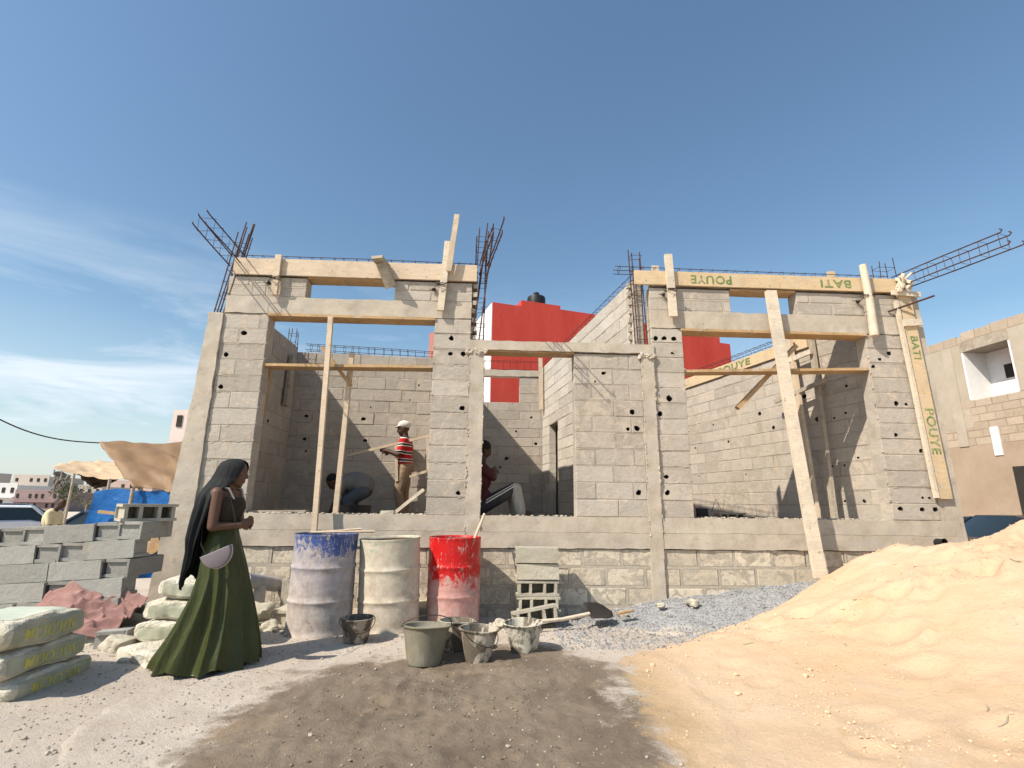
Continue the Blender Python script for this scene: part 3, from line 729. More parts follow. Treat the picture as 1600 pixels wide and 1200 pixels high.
cage('rebar_column', (-.16, 6.51, 3.33), (-.14, 6.5, 4.95), .13, .13, (1, 0, 0), 9, house, r_=.0085, over=.12)
cage('rebar_column', (2.04, 6.51, 3.33), (2.0, 6.5, 4.72), .13, .13, (1, 0, 0), 8, house, r_=.0085, over=.1)
cage('rebar_column', (-3.53, 6.5, 3.6), (-3.38, 6.5, 4.72), .13, .13, (1, 0, 0), 6, house, r_=.0085, over=.08)
cage('rebar_column', (-.2, 6.46, 3.33), (-.03, 6.42, 5.02), .09, .07, (1, 0, 0), 3, house, over=.14, r_=.0085)
cage('rebar_column', (-3.5, 6.44, 3.62), (-3.3, 6.42, 4.8), .08, .06, (1, 0, 0), 2, house, over=.14, r_=.0085)
cage('rebar_column', (5.6, 6.5, 4.2), (5.6, 6.5, 4.72), .22, .13, (1, 0, 0), 2, house, over=.05)
cage('rebar_column', (-3.36, 8.5, 3.8), (-3.36, 8.5, 4.15), .12, .12, (1, 0, 0), 2, house, over=.05)
cage('rebar_beam', (-3.4, 6.46, 4.38), (-3.36, 5.5, 4.42), .17, .15, (1, 0, 0), 5, house, r_=.0085, over=.1, hook=(-.03, 0, .05))
cage('rebar_beam', (-.12, 6.46, 4.36), (.05, 5.45, 4.4), .1, .15, (1, 0, 0), 5, house, r_=.0085, over=.1, hook=(0, 0, .05))
cage('rebar_beam', (5.72, 6.46, 4.36), (6.08, 5.15, 4.36), .15, .17, (1, 0, 0), 7, house, r_=.0085, over=.08, hook=(0, 0, .05))
cage('rebar_beam', (-3.3, 6.5, 4.43), (-.2, 6.5, 4.42), .12, .06, (0, 1, 0), 20, house, r_=.005)
cage('rebar_beam', (1.7, 6.5, 4.45), (5.6, 6.5, 4.43), .12, .06, (0, 1, 0), 24, house, r_=.005)
cage('rebar_beam', (-3.2, 8.7, 3.88), (-.7, 8.9, 3.84), .1, .1, (0, 1, 0), 18, house, r_=.005)
cage('rebar_beam', (2.05, 6.7, 4.44), (1.3, 11.4, 4.44), .1, .08, (1, 0, 0), 26, house, r_=.005)
cage('rebar_beam', rw(.2, -.07, 4.02), rw(4.5, -.07, 4.02), .1, .08, (1, 0, 0), 24, house, r_=.005)
cage('rebar_beam', (-.2, 11.58, oz1+.28), (1.2, 11.58, oz1+.28), .1, .2, (0, 1, 0), 9, house, r_=.005)
# the toothed end of the passage wall, in mortar and brick ends
g = MB(); rr = random.Random(8)
for k in range(8): g.rough_box(1.93, 2.06, 6.66, 6.72, 3.36+k*.13, 3.36+k*.13+.07, .04, .012)
obj('wall_toothing', g, 'mortar_grey', house)
g = MB()
for k in range(9): g.rough_box(-.255, -.19, 6.42, 6.6, 3.36+k*.12, 3.36+k*.12+.06, .05, .012)
obj('wall_toothing', g, 'mortar_grey', house)
# free rods
g = MB(); a = onY(1388, 487, 6.38); b = onZ(1460, 462, 4.05); g.tube([a, b], .014, 6)
obj('steel_rod', g, 'rebar', label='single thick steel rod sticking out of the top of the right hand pier', cat='rod')
for (x, y, x2, y2, lab) in ((1092, 395, 1119, 445, 0), (428, 470, 436, 505, 0)): pass

# ------------------------------------------------------------------ formwork and timber
def plank(name, a, b, wd, th, side, mat, label, cat, group=None, parent=None, **k):
    g = MB(); g.bar(a, b, wd, th, side, seg=8, jit=.0018, **k); return obj(name, g, mat, parent, label, cat, group, loc=(a if parent is None else None))
def letters(txt, size, parent, place, mat='paint_g'):
    return obj('painted_lettering', text_mb(txt, size, place), mat, parent)
bd = plank('formwork_board', (-3.39, 6.372, 4.27), (-.2, 6.372, 4.27), .23, .032, (0, 0, 1), 'wood', 'long bare plank nailed along the top of the left bay as beam formwork', 'board')
bd = plank('formwork_board', (1.94, 6.372, 4.29), (5.68, 6.372, 4.285), .2, .032, (0, 0, 1), 'wood_y', 'long yellow plank with green painted words along the top of the right bay', 'board')
p = onY(1112, 440, 6.35); letters('POUYE', .17, bd, lambda v, p=p: (p.x-v[0]*1.0, 6.354-v[2], 4.29-v[1]))
p = onY(1306, 442, 6.35); letters('BATI', .16, bd, lambda v, p=p: (p.x-v[0]*1.25, 6.354-v[2], 4.29-v[1]))
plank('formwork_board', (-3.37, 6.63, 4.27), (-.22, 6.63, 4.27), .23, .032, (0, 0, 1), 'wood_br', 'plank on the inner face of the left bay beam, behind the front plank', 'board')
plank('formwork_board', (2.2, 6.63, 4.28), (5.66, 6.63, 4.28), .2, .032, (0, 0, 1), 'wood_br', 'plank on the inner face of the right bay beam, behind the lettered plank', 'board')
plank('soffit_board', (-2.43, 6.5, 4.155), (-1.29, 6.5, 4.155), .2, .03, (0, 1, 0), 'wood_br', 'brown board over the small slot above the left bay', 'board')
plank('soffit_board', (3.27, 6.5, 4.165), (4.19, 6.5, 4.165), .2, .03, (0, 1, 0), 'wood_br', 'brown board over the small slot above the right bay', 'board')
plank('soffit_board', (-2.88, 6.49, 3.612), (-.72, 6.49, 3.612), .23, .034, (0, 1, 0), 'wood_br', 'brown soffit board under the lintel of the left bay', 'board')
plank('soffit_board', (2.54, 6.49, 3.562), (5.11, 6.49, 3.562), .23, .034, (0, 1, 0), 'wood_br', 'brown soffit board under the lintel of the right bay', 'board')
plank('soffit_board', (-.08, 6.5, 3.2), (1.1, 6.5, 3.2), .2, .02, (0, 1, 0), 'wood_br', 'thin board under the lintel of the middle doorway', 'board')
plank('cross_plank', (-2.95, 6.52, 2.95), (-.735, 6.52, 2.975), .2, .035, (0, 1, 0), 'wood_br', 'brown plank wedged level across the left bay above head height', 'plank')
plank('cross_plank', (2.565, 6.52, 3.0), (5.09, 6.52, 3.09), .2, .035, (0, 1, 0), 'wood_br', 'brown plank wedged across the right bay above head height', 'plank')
# vertical board on the right hand corner
bd = plank('formwork_board', (5.78, 6.352, 1.39), (5.7, 6.352, 4.16), .175, .03, (1, 0, 0), 'wood_y', 'tall yellow board with green painted letters standing on the right corner of the house', 'board')
tt = lambda x0, zc: (lambda v: (x0+v[1]*.95, 6.3355-v[2], zc-v[0]))
letters('POUYE', .18, bd, tt(5.755, 2.25)); letters('BATI', .15, bd, tt(5.725, 3.38))
plank('batten', (5.66, 6.345, 1.4), (5.57, 6.345, 4.05), .04, .05, (1, 0, 0), 'wood_pale', 'narrow pale batten along the left edge of the tall lettered corner board', 'batten')
plank('cleat', (5.6, 6.32, 3.72), (5.86, 6.32, 3.74), .09, .03, (0, 0, 1), 'wood_pale', 'short pale cleat nailed across the tall lettered corner board', 'cleat')
plank('cleat', (5.5, 6.31, 4.16), (5.9, 6.31, 4.14), .07, .03, (0, 0, 1), 'wood_pale', 'short cleat near the top of the right corner under the wire knot', 'cleat')
# clamps holding the boards
clampg = 'clamps gripping the beam formwork'
plank('clamp_batten', (2.43, 6.325, 3.72), (2.41, 6.325, 4.62), .1, .05, (1, 0, 0), 'wood_pale', 'pale upright clamp with nail heads at the left end of the right bay', 'clamp', clampg)
plank('clamp_batten', (2.36, 6.67, 3.9), (2.34, 6.67, 4.62), .1, .04, (1, 0, 0), 'wood_pale', 'upright clamp behind the beam at the left end of the right bay', 'clamp', clampg)
g = MB(); g.tube([(5.15, 6.3, 3.52), (5.16, 6.3, 4.0), (5.14, 6.3, 4.55)], [.056, .05, .047], 12); obj('clamp_pole', g, 'wood_pale', None, 'round pale pole tied over the lettered plank at the right end of the right bay', 'pole', clampg, smooth=40, loc=(5.15, 6.3, 3.52))
plank('clamp_batten', (4.96, 6.67, 4.1), (4.94, 6.67, 4.62), .1, .04, (1, 0, 0), 'wood_y', 'clamp stub showing above the beam beside the round pole', 'clamp', clampg)
plank('clamp_batten', (-2.81, 6.325, 3.86), (-2.81, 6.325, 4.42), .08, .045, (1, 0, 0), 'wood', 'short upright clamp near the left corner of the left bay', 'clamp', clampg)
plank('clamp_batten', (-.66, 6.325, 3.71), (-.6, 6.325, 4.7), .09, .045, (1, 0, 0), 'wood_pale', 'upright clamp at the right end of the left bay', 'clamp', clampg)
plank('clamp_batten', (-.57, 6.28, 4.25), (-.49, 6.24, 5.06), .07, .03, (1, 0, 0), 'wood', 'tall splintered lath rising above the right end of the left bay', 'lath', clampg)
plank('wedge_plank', (-1.44, 6.2, 4.3), (-1.32, 6.34, 4.02), .14, .05, (1, 0, 0), 'wood_grey', 'dirty short plank hanging off the middle of the left bay beam', 'plank')
plank('wedge_plank', (-1.48, 6.1, 4.33), (-1.42, 6.36, 4.31), .15, .04, (1, 0, 0), 'wood_grey', 'stub of dirty plank jutting out above the left bay slot', 'plank')
for x, z in ((-2.81, 4.07), (-.66, 4.05), (2.43, 4.08), (5.15, 4.07)):
    g = MB(); rr = random.Random(int(x*10))
    for q in range(3):
        r_ = .06+.01*q; g.tube([(x+r_*math.cos(t*.7), 6.3-.045*abs(math.sin(t*.35+q)), z+.012*q+rr.uniform(-.01, .01)) for t in range(10)], .004, 4)
    g.tube([(x-.06, 6.3, z), (x-.12, 6.33, z-.05), (x-.16, 6.38, z-.02)], .005, 4); g.rock((x-.1, 6.37, z-.03), .03)
    obj('wire_tie', g, 'wire', None, {-2.81: 'twisted wire tie round the clamp at the left corner', -.66: 'wire tie round the clamp beside the tall lath', 2.43: 'wire tie round the nailed clamp left of the slot', 5.15: 'wire tie round the round pole'}[x], 'wire', loc=(x, 6.3, z))
g = MB(); rr = random.Random(77); c = Vector((5.66, 6.3, 4.28))
for q in range(16): g.bar(c+Vector((rr.uniform(-.06, .06), rr.uniform(-.04, .04), rr.uniform(-.12, .12))), c+Vector((rr.uniform(-.1, .12), rr.uniform(-.1, .05), rr.uniform(-.14, .15))), rr.uniform(.02, .05), rr.uniform(.012, .03), (0, 0, 1))
obj('rag_knot', g, 'wood_pale', None, 'knot of torn cement bag and offcuts at the right end of the lettered plank', 'knot', loc=c)
# props
plank('timber_prop', (-1.93, 6.14, .0), (-2.07, 6.36, 3.59), .06, .05, (1, 0, 0), 'wood', 'nearer slim timber prop standing behind the blue drum and reaching the left lintel', 'prop', 'props in the left bay')
plank('timber_prop', (-1.88, 6.68, .99), (-1.84, 6.66, 3.2), .06, .05, (1, 0, 0), 'wood', 'second slim timber prop inside the left bay, just right of the nearer one', 'prop', 'props in the left bay')
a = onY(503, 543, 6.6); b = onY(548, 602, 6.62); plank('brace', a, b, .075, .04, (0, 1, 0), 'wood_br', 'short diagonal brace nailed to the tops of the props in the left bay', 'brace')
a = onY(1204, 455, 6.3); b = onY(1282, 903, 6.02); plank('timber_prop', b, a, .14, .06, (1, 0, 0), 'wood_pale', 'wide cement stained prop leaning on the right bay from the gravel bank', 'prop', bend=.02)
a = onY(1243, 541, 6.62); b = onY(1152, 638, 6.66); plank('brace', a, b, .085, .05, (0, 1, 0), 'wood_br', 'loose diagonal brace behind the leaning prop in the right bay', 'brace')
g = MB(); a = onY(1108, 420, 6.3)
# timbers inside the right bay, against the skewed wall
q0, q1 = rw(1.15, .12, 3.95), rw(.85, .3, 1.0)
plank('timber_prop', q1, q0, .1, .05, (0, 1, 0), 'wood', 'upright prop standing inside the right bay against the skewed wall', 'prop', 'props against the skewed wall')
plank('timber_prop', rw(.62, .25, .99), rw(.8, .05, 3.9), .09, .05, (0, 1, 0), 'wood_grey', 'darker prop behind the upright one against the skewed wall', 'prop', 'props against the skewed wall')
plank('cleat', rw(1.35, .16, 3.55), rw(.75, .14, 3.6), .07, .04, (0, 0, 1), 'wood_pale', 'upper cleat tying the two props against the skewed wall', 'cleat')
plank('cleat', rw(1.5, .2, 2.95), rw(.5, .18, 3.1), .06, .04, (0, 0, 1), 'wood_grey', 'lower sloping cleat across the two props against the skewed wall', 'cleat')
bd = plank('formwork_board', rw(.9, .02, 3.83), rw(4.2, .02, 3.83), .2, .03, (0, 0, 1), 'wood_y', 'yellow board with green painted word along the top of the skewed wall', 'board')
dv = Vector((math.cos(RW[2]), math.sin(RW[2]), 0)); nv = Vector((-math.sin(RW[2]), math.cos(RW[2]), 0)); cc = rw(2.55, .042, 3.83)
letters('POUYE', .17, bd, lambda v: cc + dv*v[0]*-1.5 + nv*v[2] + Vector((0, 0, v[1])))
for (u_, z0, z1, lab) in ((-.0, 1, 1, ''),): pass
plank('batten', (2.585, 6.66, 1.6), (2.575, 6.66, 3.4), .035, .04, (1, 0, 0), 'wood', 'thin batten standing inside the left jamb of the right bay', 'batten')
a = onP(842, 560, (1.6, 9.1, 0), (.156, .988, 0)); plank('batten', (1.18, 11.3, 3.35), (1.16, 11.3, 4.55), .09, .05, (1, 0, 0), 'wood', 'upright batten at the back of the passage beside the small window', 'batten')
plank('batten', (-3.22, 7.15, 1.05), (-3.27, 7.55, 3.2), .09, .05, (0, 1, 0), 'wood_br', 'upright timber leaning on the shaded side wall of the left bay', 'batten')
plank('batten', (-3.24, 8.2, 2.75), (-3.24, 8.25, 3.6), .12, .06, (0, 1, 0), 'wood_grey', 'short column form at the back corner of the left bay', 'batten')
plank('plank', (-2.9, 6.56, 1.14), (-2.2, 6.6, 1.15), .16, .02, (0, 1, 0), 'wood_grey', 'weathered board lying on the left bay sill', 'plank')
# block offcut with cells and bits lying in the right bay

# ------------------------------------------------------------------ hollow blocks
def block_mesh(mb, seed=0, BL=.48, BT=.165, BH=.2):
    """hollow block: cells open towards -y, ribbed ends; lies with x along its length"""
    r_ = random.Random(seed); j = lambda: r_.uniform(-.002, .002); sh = .028
    t = r_.random()
    def bx(x0, x1, y0, y1, z0, z1):
        mb.add([(x+j(), y+j(), z+j()) for z in (z0, z1) for x, y in ((x0, y0), (x1, y0), (x1, y1), (x0, y1))], [(0, 3, 2, 1), (4, 5, 6, 7), (0, 1, 5, 4), (1, 2, 6, 5), (2, 3, 7, 6), (3, 0, 4, 7)], 0, t)
    hx = BL/2
    bx(-hx, hx, -BH/2, BH/2, 0, sh); bx(-hx, hx, -BH/2, BH/2, BT-sh, BT)                # shells
    for x in (-hx+.022+.015, -hx/3, hx/3, hx-.022-.015): bx(x-.015, x+.015, -BH/2+.002, BH/2-.002, sh-.001, BT-sh+.001)
    bx(-hx+.002, hx-.002, BH/2+.001, BH/2+.022, .002, BT-.002)                              # flat solid side
    return mb
_bm = {}
def block_obj(loc, rot, label, group, mat='block_new', seed=0, name='concrete_block'):
    key = (seed % 5, mat)
    if key not in _bm:
        me_o = obj(name, block_mesh(MB(), seed % 5), mat); _bm[key] = me_o.data; o = me_o
    else: o = bpy.data.objects.new(name, _bm[key]); C.objects.link(o)
    o.location = loc; o.rotation_euler = rot
    return setp(o, label, 'block', group)
# the stack on the left: six courses, faces and ribbed ends alternating
A0 = Vector((-5.15, 5.38, -.07)); B0 = Vector((-3.22, 5.3, .06)); bd_ = (B0-A0); LNG = bd_.length; bdir = bd_.normalized(); ang0 = math.atan2(bd_.y, bd_.x); tilt = -math.asin(bd_.z/LNG)
CN = ['top', 'second', 'third', 'fourth', 'fifth', 'lowest']
patt = [['F', 'F', 'E', 'E', 'F', 'E', 'E'], ['E', 'F', 'E', 'E', 'F'], ['F', 'E', 'E', 'F', 'F', 'E'], ['F', 'E', 'F', 'E', 'F'], ['F', 'F', 'E', 'E', 'F'], ['F', 'F', 'F', 'E']]
rr = random.Random(99)
for c_ in range(6):
    z = (5-c_)*.168; u_ = LNG - (.10 if c_ == 0 else rr.uniform(.08, .14)); outw = .032*c_ - .08; i = 0; items = []
    for k in patt[c_][::-1]:
        wd = .48 if k == 'F' else .2
        if u_-wd < -.1: break
        items.append((u_-wd/2, k)); u_ -= wd + rr.uniform(.004, .02)
    items = items[::-1]
    for i, (uc, k) in enumerate(items):
        p = A0 + bdir*uc + Vector((0, -outw + rr.uniform(-.01, .01) + (0 if k == 'F' else .13), z))
        lab = 'grey block, %s from the left in the %s course of the big left stack' % (ORD[i], CN[c_])
        if k == 'F': block_obj(p, (0, -tilt, ang0+R(180)+rr.uniform(-.02, .02)), lab, 'blocks in the left stack', seed=i+c_)
        else: block_obj(p, (0, 0, ang0-R(90)+rr.uniform(-.02, .02)), lab, 'blocks in the left stack', seed=i+c_)
block_obj((-3.42, 5.50, 1.052), (0, 0, R(48)), 'grey block with three open cells lying on top of the left stack beside the column', 'blocks in the left stack', mat='block_stack', seed=3)
block_obj((-3.18, 4.98, .0), (0, R(-6), R(-70)), 'grey block standing on its side beside the pink sheet, cells showing', None, seed=2)
block_obj((-3.05, 5.25, .12), (R(-62), R(12), R(20)), 'tilted hollow block between the pink sheet and the white cement bags', None, seed=1)
# the small stack against the wall
for i, (x, dy, z, flip, dr) in enumerate(((.6, 0, .1, 0, 0), (.585, 0, .27, 0, 2), (.585, .01, .445, 1, 1), (.58, -.005, .62, 1, -2))):
    block_obj((x, 6.13+dy, z), (0, 0, R(dr)+(R(180) if flip else 0)), ['lowest block of the small stack beside the red drum, three cells showing', 'second block of the small stack beside the red drum, three cells showing', 'third block up of the small stack beside the red drum, solid face out', 'top block of the small stack beside the red drum'][i], 'small stack of blocks at the wall', mat='block_stack', seed=i)
block_obj((.56, 5.86, .02), (R(-8), R(-9), R(8)), 'pale block tipped over at the foot of the small stack, behind the splashed bucket', None, mat='block_stack', seed=4)
block_obj((-2.12, 6.14, .18), (0, R(90), R(90)), 'upper block standing on end between the pipe and the blue drum', None, mat='block_stack', seed=1)
block_obj((-2.05, 6.0, .0), (0, R(0), R(90)), 'lower block lying between the pipe and the blue drum', None, mat='block_stack', seed=2)
block_obj((-.72, 6.2, .0), (0, 0, R(90)), 'block lying behind the gap between the cream and the blue drum', None, mat='block_stack', seed=0)
block_obj(rw(2.6, .35, 1.0), (0, 0, R(0)), 'hollow block with three cells lying on the floor of the right bay', None, mat='block_stack', seed=3)

# pipes by the wall
g = pipe(onY(408, 910, 6.1), (-.35, -1, .25), .075, .5); pl_ = obj('drain_pipe', g, 'pvc', None, 'grey plastic drain pipe end poking out of the rubble left of the blue drum', 'pipe', smooth=40, loc=onY(408, 910, 6.1))
q = Vector((-.35, -1, .25)).to_track_quat('Z', 'Y').to_matrix(); g = MB(); g.lathe([(0, .0), (.066, .0)], 24, onY(408, 910, 6.1)+Vector((-.35, -1, .25)).normalized()*.22, rot=q); obj('pipe_plug', g, 'pvc', pl_)
g = pipe(onY(404, 940, 6.0), (.2, -.5, -1), .06, .3); obj('drain_pipe', g, 'conc', None, 'short white dusty pipe elbow leaning below the grey pipe end', 'pipe', smooth=40, loc=onY(404, 940, 6.0))

# ------------------------------------------------------------------ drums
def drum_mat(name, paint, paint2, mud, lo_, hi_, seed, scrape=.5, streak=0):
    t = NT(name, .55); z = t.z(); 
    n1 = t.noise(5+seed*.3, 7, .75, dist=.8); n2 = t.noise(16, 6, .8, stretch=(1, 1, .45), dist=.5)
    c = t.mix(t.rng(t.noise(8, 4), .35, .65), hexc(paint), hexc(paint2))
    # cement grime: everywhere below a ragged level, in runs and scabs above it
    lev = t.math('ADD', z[2], t.rng(n1, 0, 1, -.42, .42))
    lev = t.math('ADD', lev, t.rng(t.noise(22, 5, .8), 0, 1, -.12, .12)); mid = (hi_+lo_)/2
    f = t.rng(lev, mid+.05, mid-.03, 0, 1)
    f = t.math('MAXIMUM', f, t.rng(n2, scrape, scrape+.025, 0, .95))
    c2 = t.mix(t.rng(t.noise(11, 6, .7), .35, .65), hexc(mud), t.mix(1.0, hexc(mud), (.68, .62, .56), 'MULTIPLY'))
    ws = t.math('MULTIPLY', t.rng(lev, lo_-.45, mid, .08, .75), t.rng(t.noise(9, 7, .8, stretch=(1, 1, .5), dist=1), .38, .62, .15, 1))
    c2 = t.mix(ws, c2, t.mix(.35, hexc(paint2), hexc(mud)))
    c = t.mix(f, c, c2)
    c = t.mix(t.rng(t.noise(7, 6, .8, dist=1), .64, .69, 0, .8), c, (.13, .07, .04))
    c = t.mix(t.rng(t.noise(70, 3, .7), .68, .72, 0, .7), c, (.6, .54, .47))
    t.l.new(t.rng(f, 0, 1, .35, .92), t.b.inputs['Roughness'])
    t.bump(f, .5, .006); t.bump(t.noise(40, 5, .7), .5, .006)
    return t.color(c)
M['drum_blue'] = drum_mat('blue_drum_paint', (.03, .06, .21), (.07, .11, .28), (.52, .46, .41), .58, .95, 1, .52)
M['drum_cream'] = drum_mat('cream_drum_paint', (.30, .40, .30), (.42, .42, .32), (.60, .53, .43), .78, .95, 4, .47)
M['drum_red'] = drum_mat('red_drum_paint', (.52, .010, .010), (.42, .012, .012), (.56, .41, .37), .24, .66, 7, .55)
M['rust'] = simple('rusty_steel', (.11, .05, .028), (.2, .12, .08), 9, .85, bs=50, stain=(.35, .3, .25))
def drum(loc, mat, label, r0=.305, h=.92, tilt=(0, 0), dents=(), seed=0, cut=False):
    o = empty('steel_drum', loc, label, 'drum', 'open steel drums along the wall'); o.rotation_euler = (R(tilt[0]), R(tilt[1]), R(seed*70))
    def dent(a, z):
        k = mn.noise(Vector((math.cos(a)*1.1+seed*3, math.sin(a)*1.1, z*2)))*.018
        for (a0, z0, w_, d) in dents:
            q = ((math.atan2(math.sin(a-a0), math.cos(a-a0)))/w_)**2 + ((z-z0)/(w_*.35))**2; k -= d*math.exp(-q)
        return k
    pr = [(r0*.93, .012), (r0*.985, 0), (r0*1.02, .008), (r0*1.02, .022), (r0, .032)]
    def seg(z0, z1, n, wob=True):
        return [(r0*(1+(.004 if (i % 2 and wob) else 0)), z0+(z1-z0)*i/n) for i in range(1, n+1)]
    pr += seg(.032, h*.31, 6) + [(r0*1.028, h*.325), (r0*1.035, h*.335), (r0*1.028, h*.345), (r0, h*.36)] + seg(h*.36, h*.64, 6) + [(r0*1.028, h*.655), (r0*1.035, h*.665), (r0*1.028, h*.675), (r0, h*.69)] + seg(h*.69, h*.965, 7)
    pr += [(r0*1.01, h*.975), (r0*1.02, h*.985), (r0*1.012, h), (r0*.99, h*.995), (r0*.975, h*.97)]
    g = MB(); g.lathe(pr, 56, dent=dent); b = obj('barrel', g, mat, o, smooth=50, local=True)
    g = MB(); g.lathe([(r0*.975, h*.97), (r0*.975, h*.72), (0, h*.72)], 40, dent=dent); obj('barrel_lining', g, 'rust', o, smooth=50, local=True)
    g = MB(); g.lathe([(r0*.93, .012), (0, .012)], 40); obj('drum_base', g, 'rust', o, local=True)
    return o
drum((-1.64, 5.60, 0), 'drum_blue', 'dented drum with cement crusted blue paint, leftmost of the three', .31, .945, (0, 0), seed=1, dents=((4.5, .3, .5, .03), (5.2, .7, .35, .03)))
drum((-.98, 5.76, 0), 'drum_cream', 'crusted cream drum with a trace of green paint, between the blue and the red', .31, .90, (0, 2.6), seed=3, dents=((4.9, .85, .5, .07), (4.2, .45, .6, .05), (5.5, .6, .4, .04)))
drum((-.34, 5.98, 0), 'drum_red', 'bright red splattered drum, rightmost of the three', .285, .9, (0, 0), seed=5, dents=((6.0, .5, .3, .05), (5.5, .2, .4, .03)))
g = MB(); g.tube([onY(738, 850, 5.95), onY(757, 803, 6.15)], .016, 8); obj('bamboo_stick', g, 'wood', None, 'bamboo coloured stick poking up out of the red drum', 'stick', smooth=60, loc=onY(738, 850, 5.95))
g = MB(); g.tube([(-1.78, 5.5, .955), (-1.3, 5.55, .965), (-1.16, 5.6, .965)], .012, 7); g.tube([(-1.72, 5.62, .955), (-1.3, 5.64, .99)], .009, 7); obj('stick', g, 'wood', None, 'pair of thin sticks lying across the rim of the blue drum', 'stick', smooth=60, loc=(-1.5, 5.55, .955))

# ------------------------------------------------------------------ buckets
def bucket_mat(name, base, splash, th):
    t = NT(name, .6)
    c = t.mix(t.rng(t.noise(5, 4), .3, .7), hexc(base), t.mix(1.0, hexc(base), (1.5, 1.4, 1.3), 'MULTIPLY'))
    f = t.rng(t.noise(6, 6, .65, stretch=(1, 1, .55), dist=.7), th, th+.06)
    c = t.mix(f, c, hexc(splash)); c = t.mix(t.rng(t.noise(50, 3), .6, .72, 0, .6), c, (.3, .26, .2))
    t.bump(f, .4, .004); t.bump(t.noise(40, 4), .4, .004); return t.color(c)
M['bucket_a'] = bucket_mat('bucket_grey_slurry', (.16, .15, .11), (.24, .22, .17), .5)
M['bucket_b'] = bucket_mat('bucket_splashed', (.10, .085, .065), (.44, .39, .31), .50)
M['bucket_c'] = bucket_mat('bucket_white_splash', (.12, .105, .08), (.54, .50, .41), .47)
M['bucket_d'] = bucket_mat('bucket_dusty', (.07, .06, .05), (.30, .25, .2), .5)
M['slurry'] = simple('cement_slurry', (.25, .24, .2), (.33, .32, .27), 6, .5)
def bucket(loc, mat, label, rt_=.165, h=.27, tilt=(0, 0, 0), hand=1, fill=.82, seed=0):
    o = empty('mortar_bucket', loc, label, 'bucket', 'mortar buckets'); o.rotation_euler = tuple(R(a) for a in tilt)
    dent = lambda a, z: mn.noise(Vector((math.cos(a)*.9+seed*5, math.sin(a)*.9, z*3)))*.09*(.3+z/h)
    b = rt_*.70; pr = [(0, .004), (b*.96, 0), (b, .01)] + [(b+(rt_-b)*i/7, .01+(h-.01)*i/7) for i in range(1, 7)] + [(rt_*.985, h*.93), (rt_*1.05, h*.95), (rt_*1.06, h*.985), (rt_*1.02, h), (rt_*.95, h*.985), (rt_*.93, h*.9)]
    pr += [(b+(rt_*.93-b)*q, h*q) for q in (.75, .5, .2)] + [(b*.8, .03), (0, .03)]
    g = MB(); g.lathe(pr, 44, dent=dent); obj('bucket_shell', g, mat, o, smooth=55, local=True)
    if fill: g = MB(); g.lathe([((b+(rt_*.95-b)*fill), h*fill), (rt_*.3, h*fill+.004), (0, h*fill+.006)], 32, dent=dent); obj('slurry', g, 'slurry', o, smooth=60, local=True)
    P_ = []
    for i in range(15):
        a = math.pi*i/14; x, y = rt_*1.07*math.cos(a), rt_*1.07*math.sin(a); up_ = {1: (-.15, -.98), 2: (.75, .6), 3: (-.05, -1)}[hand]
        P_.append((x, -abs(y)*1.0*(-up_[1]) if hand != 2 else y*.75, h*.95+(-.10*math.sin(a) if hand != 2 else .10*math.sin(a))))
    g = MB(); g.tube(P_, .0035, 6); obj('wire_handle', g, 'wire', o, smooth=60, local=True)
    return o
bucket((-1.17, 5.17, .0), 'bucket_d', 'dark dusty bucket standing in the shade between the blue and the cream drum', .15, .225, (0, 0, 20), 3, .5, 1)
bucket((-.47, 4.48, .02), 'bucket_a', 'largest slurry grey bucket, nearest the camera at the foot of the drums', .19, .285, (4, -3, 200), 2, .86, 2)
bucket((-.24, 4.84, .01), 'bucket_b', 'dark bucket half hidden behind the largest grey one', .16, .26, (0, 3, 70), 1, .4, 3)
bucket((-.05, 4.55, .02), 'bucket_b', 'bucket with splashed lower half, in front of the red drum', .15, .25, (2, 2, 40), 3, .3, 4)
bucket((.35, 4.80, .025), 'bucket_c', 'white splashed bucket, rightmost, in front of the tipped block', .16, .24, (-2, 1, 150), 3, .62, 5)

# ------------------------------------------------------------------ shovel
M['black_iron'] = simple('black_iron', (.02, .018, .016), (.05, .04, .035), 9, .7, .2)
sh = empty('shovel', (1.2, 5.86, .1), 'shovel lying on the gravel with its dark blade to the right of the block stack', 'shovel')
g = MB(); g.tube([(.4, 5.55, .1), (.8, 5.7, .1), (1.12, 5.83, .13)], [.018, .019, .021], 10); obj('handle', g, 'wood_pale', sh, smooth=60)
def blade(u, v):
    w_ = .115*(1-.75*max(0, u-.55)**1.5/.3); x = u*.3; y = (v-.5)*2*w_; z = .03*abs(v-.5)*2 + .02*math.sin(u*3)
    p = Vector((x, y, z)); d = Vector((.95, .2, 0)).normalized(); n_ = Vector((-.2, .95, 0)).normalized()
    return Vector((1.1, 5.83, .135)) + d*p.x + n_*p.y*1.0 + Vector((0, 0, p.z - u*.045 + p.y*.5))
g = MB(); g.grid(10, 9, blade); ob = obj('blade', g, 'black_iron', sh, smooth=80); md = ob.modifiers.new('s', 'SOLIDIFY'); md.thickness = .004

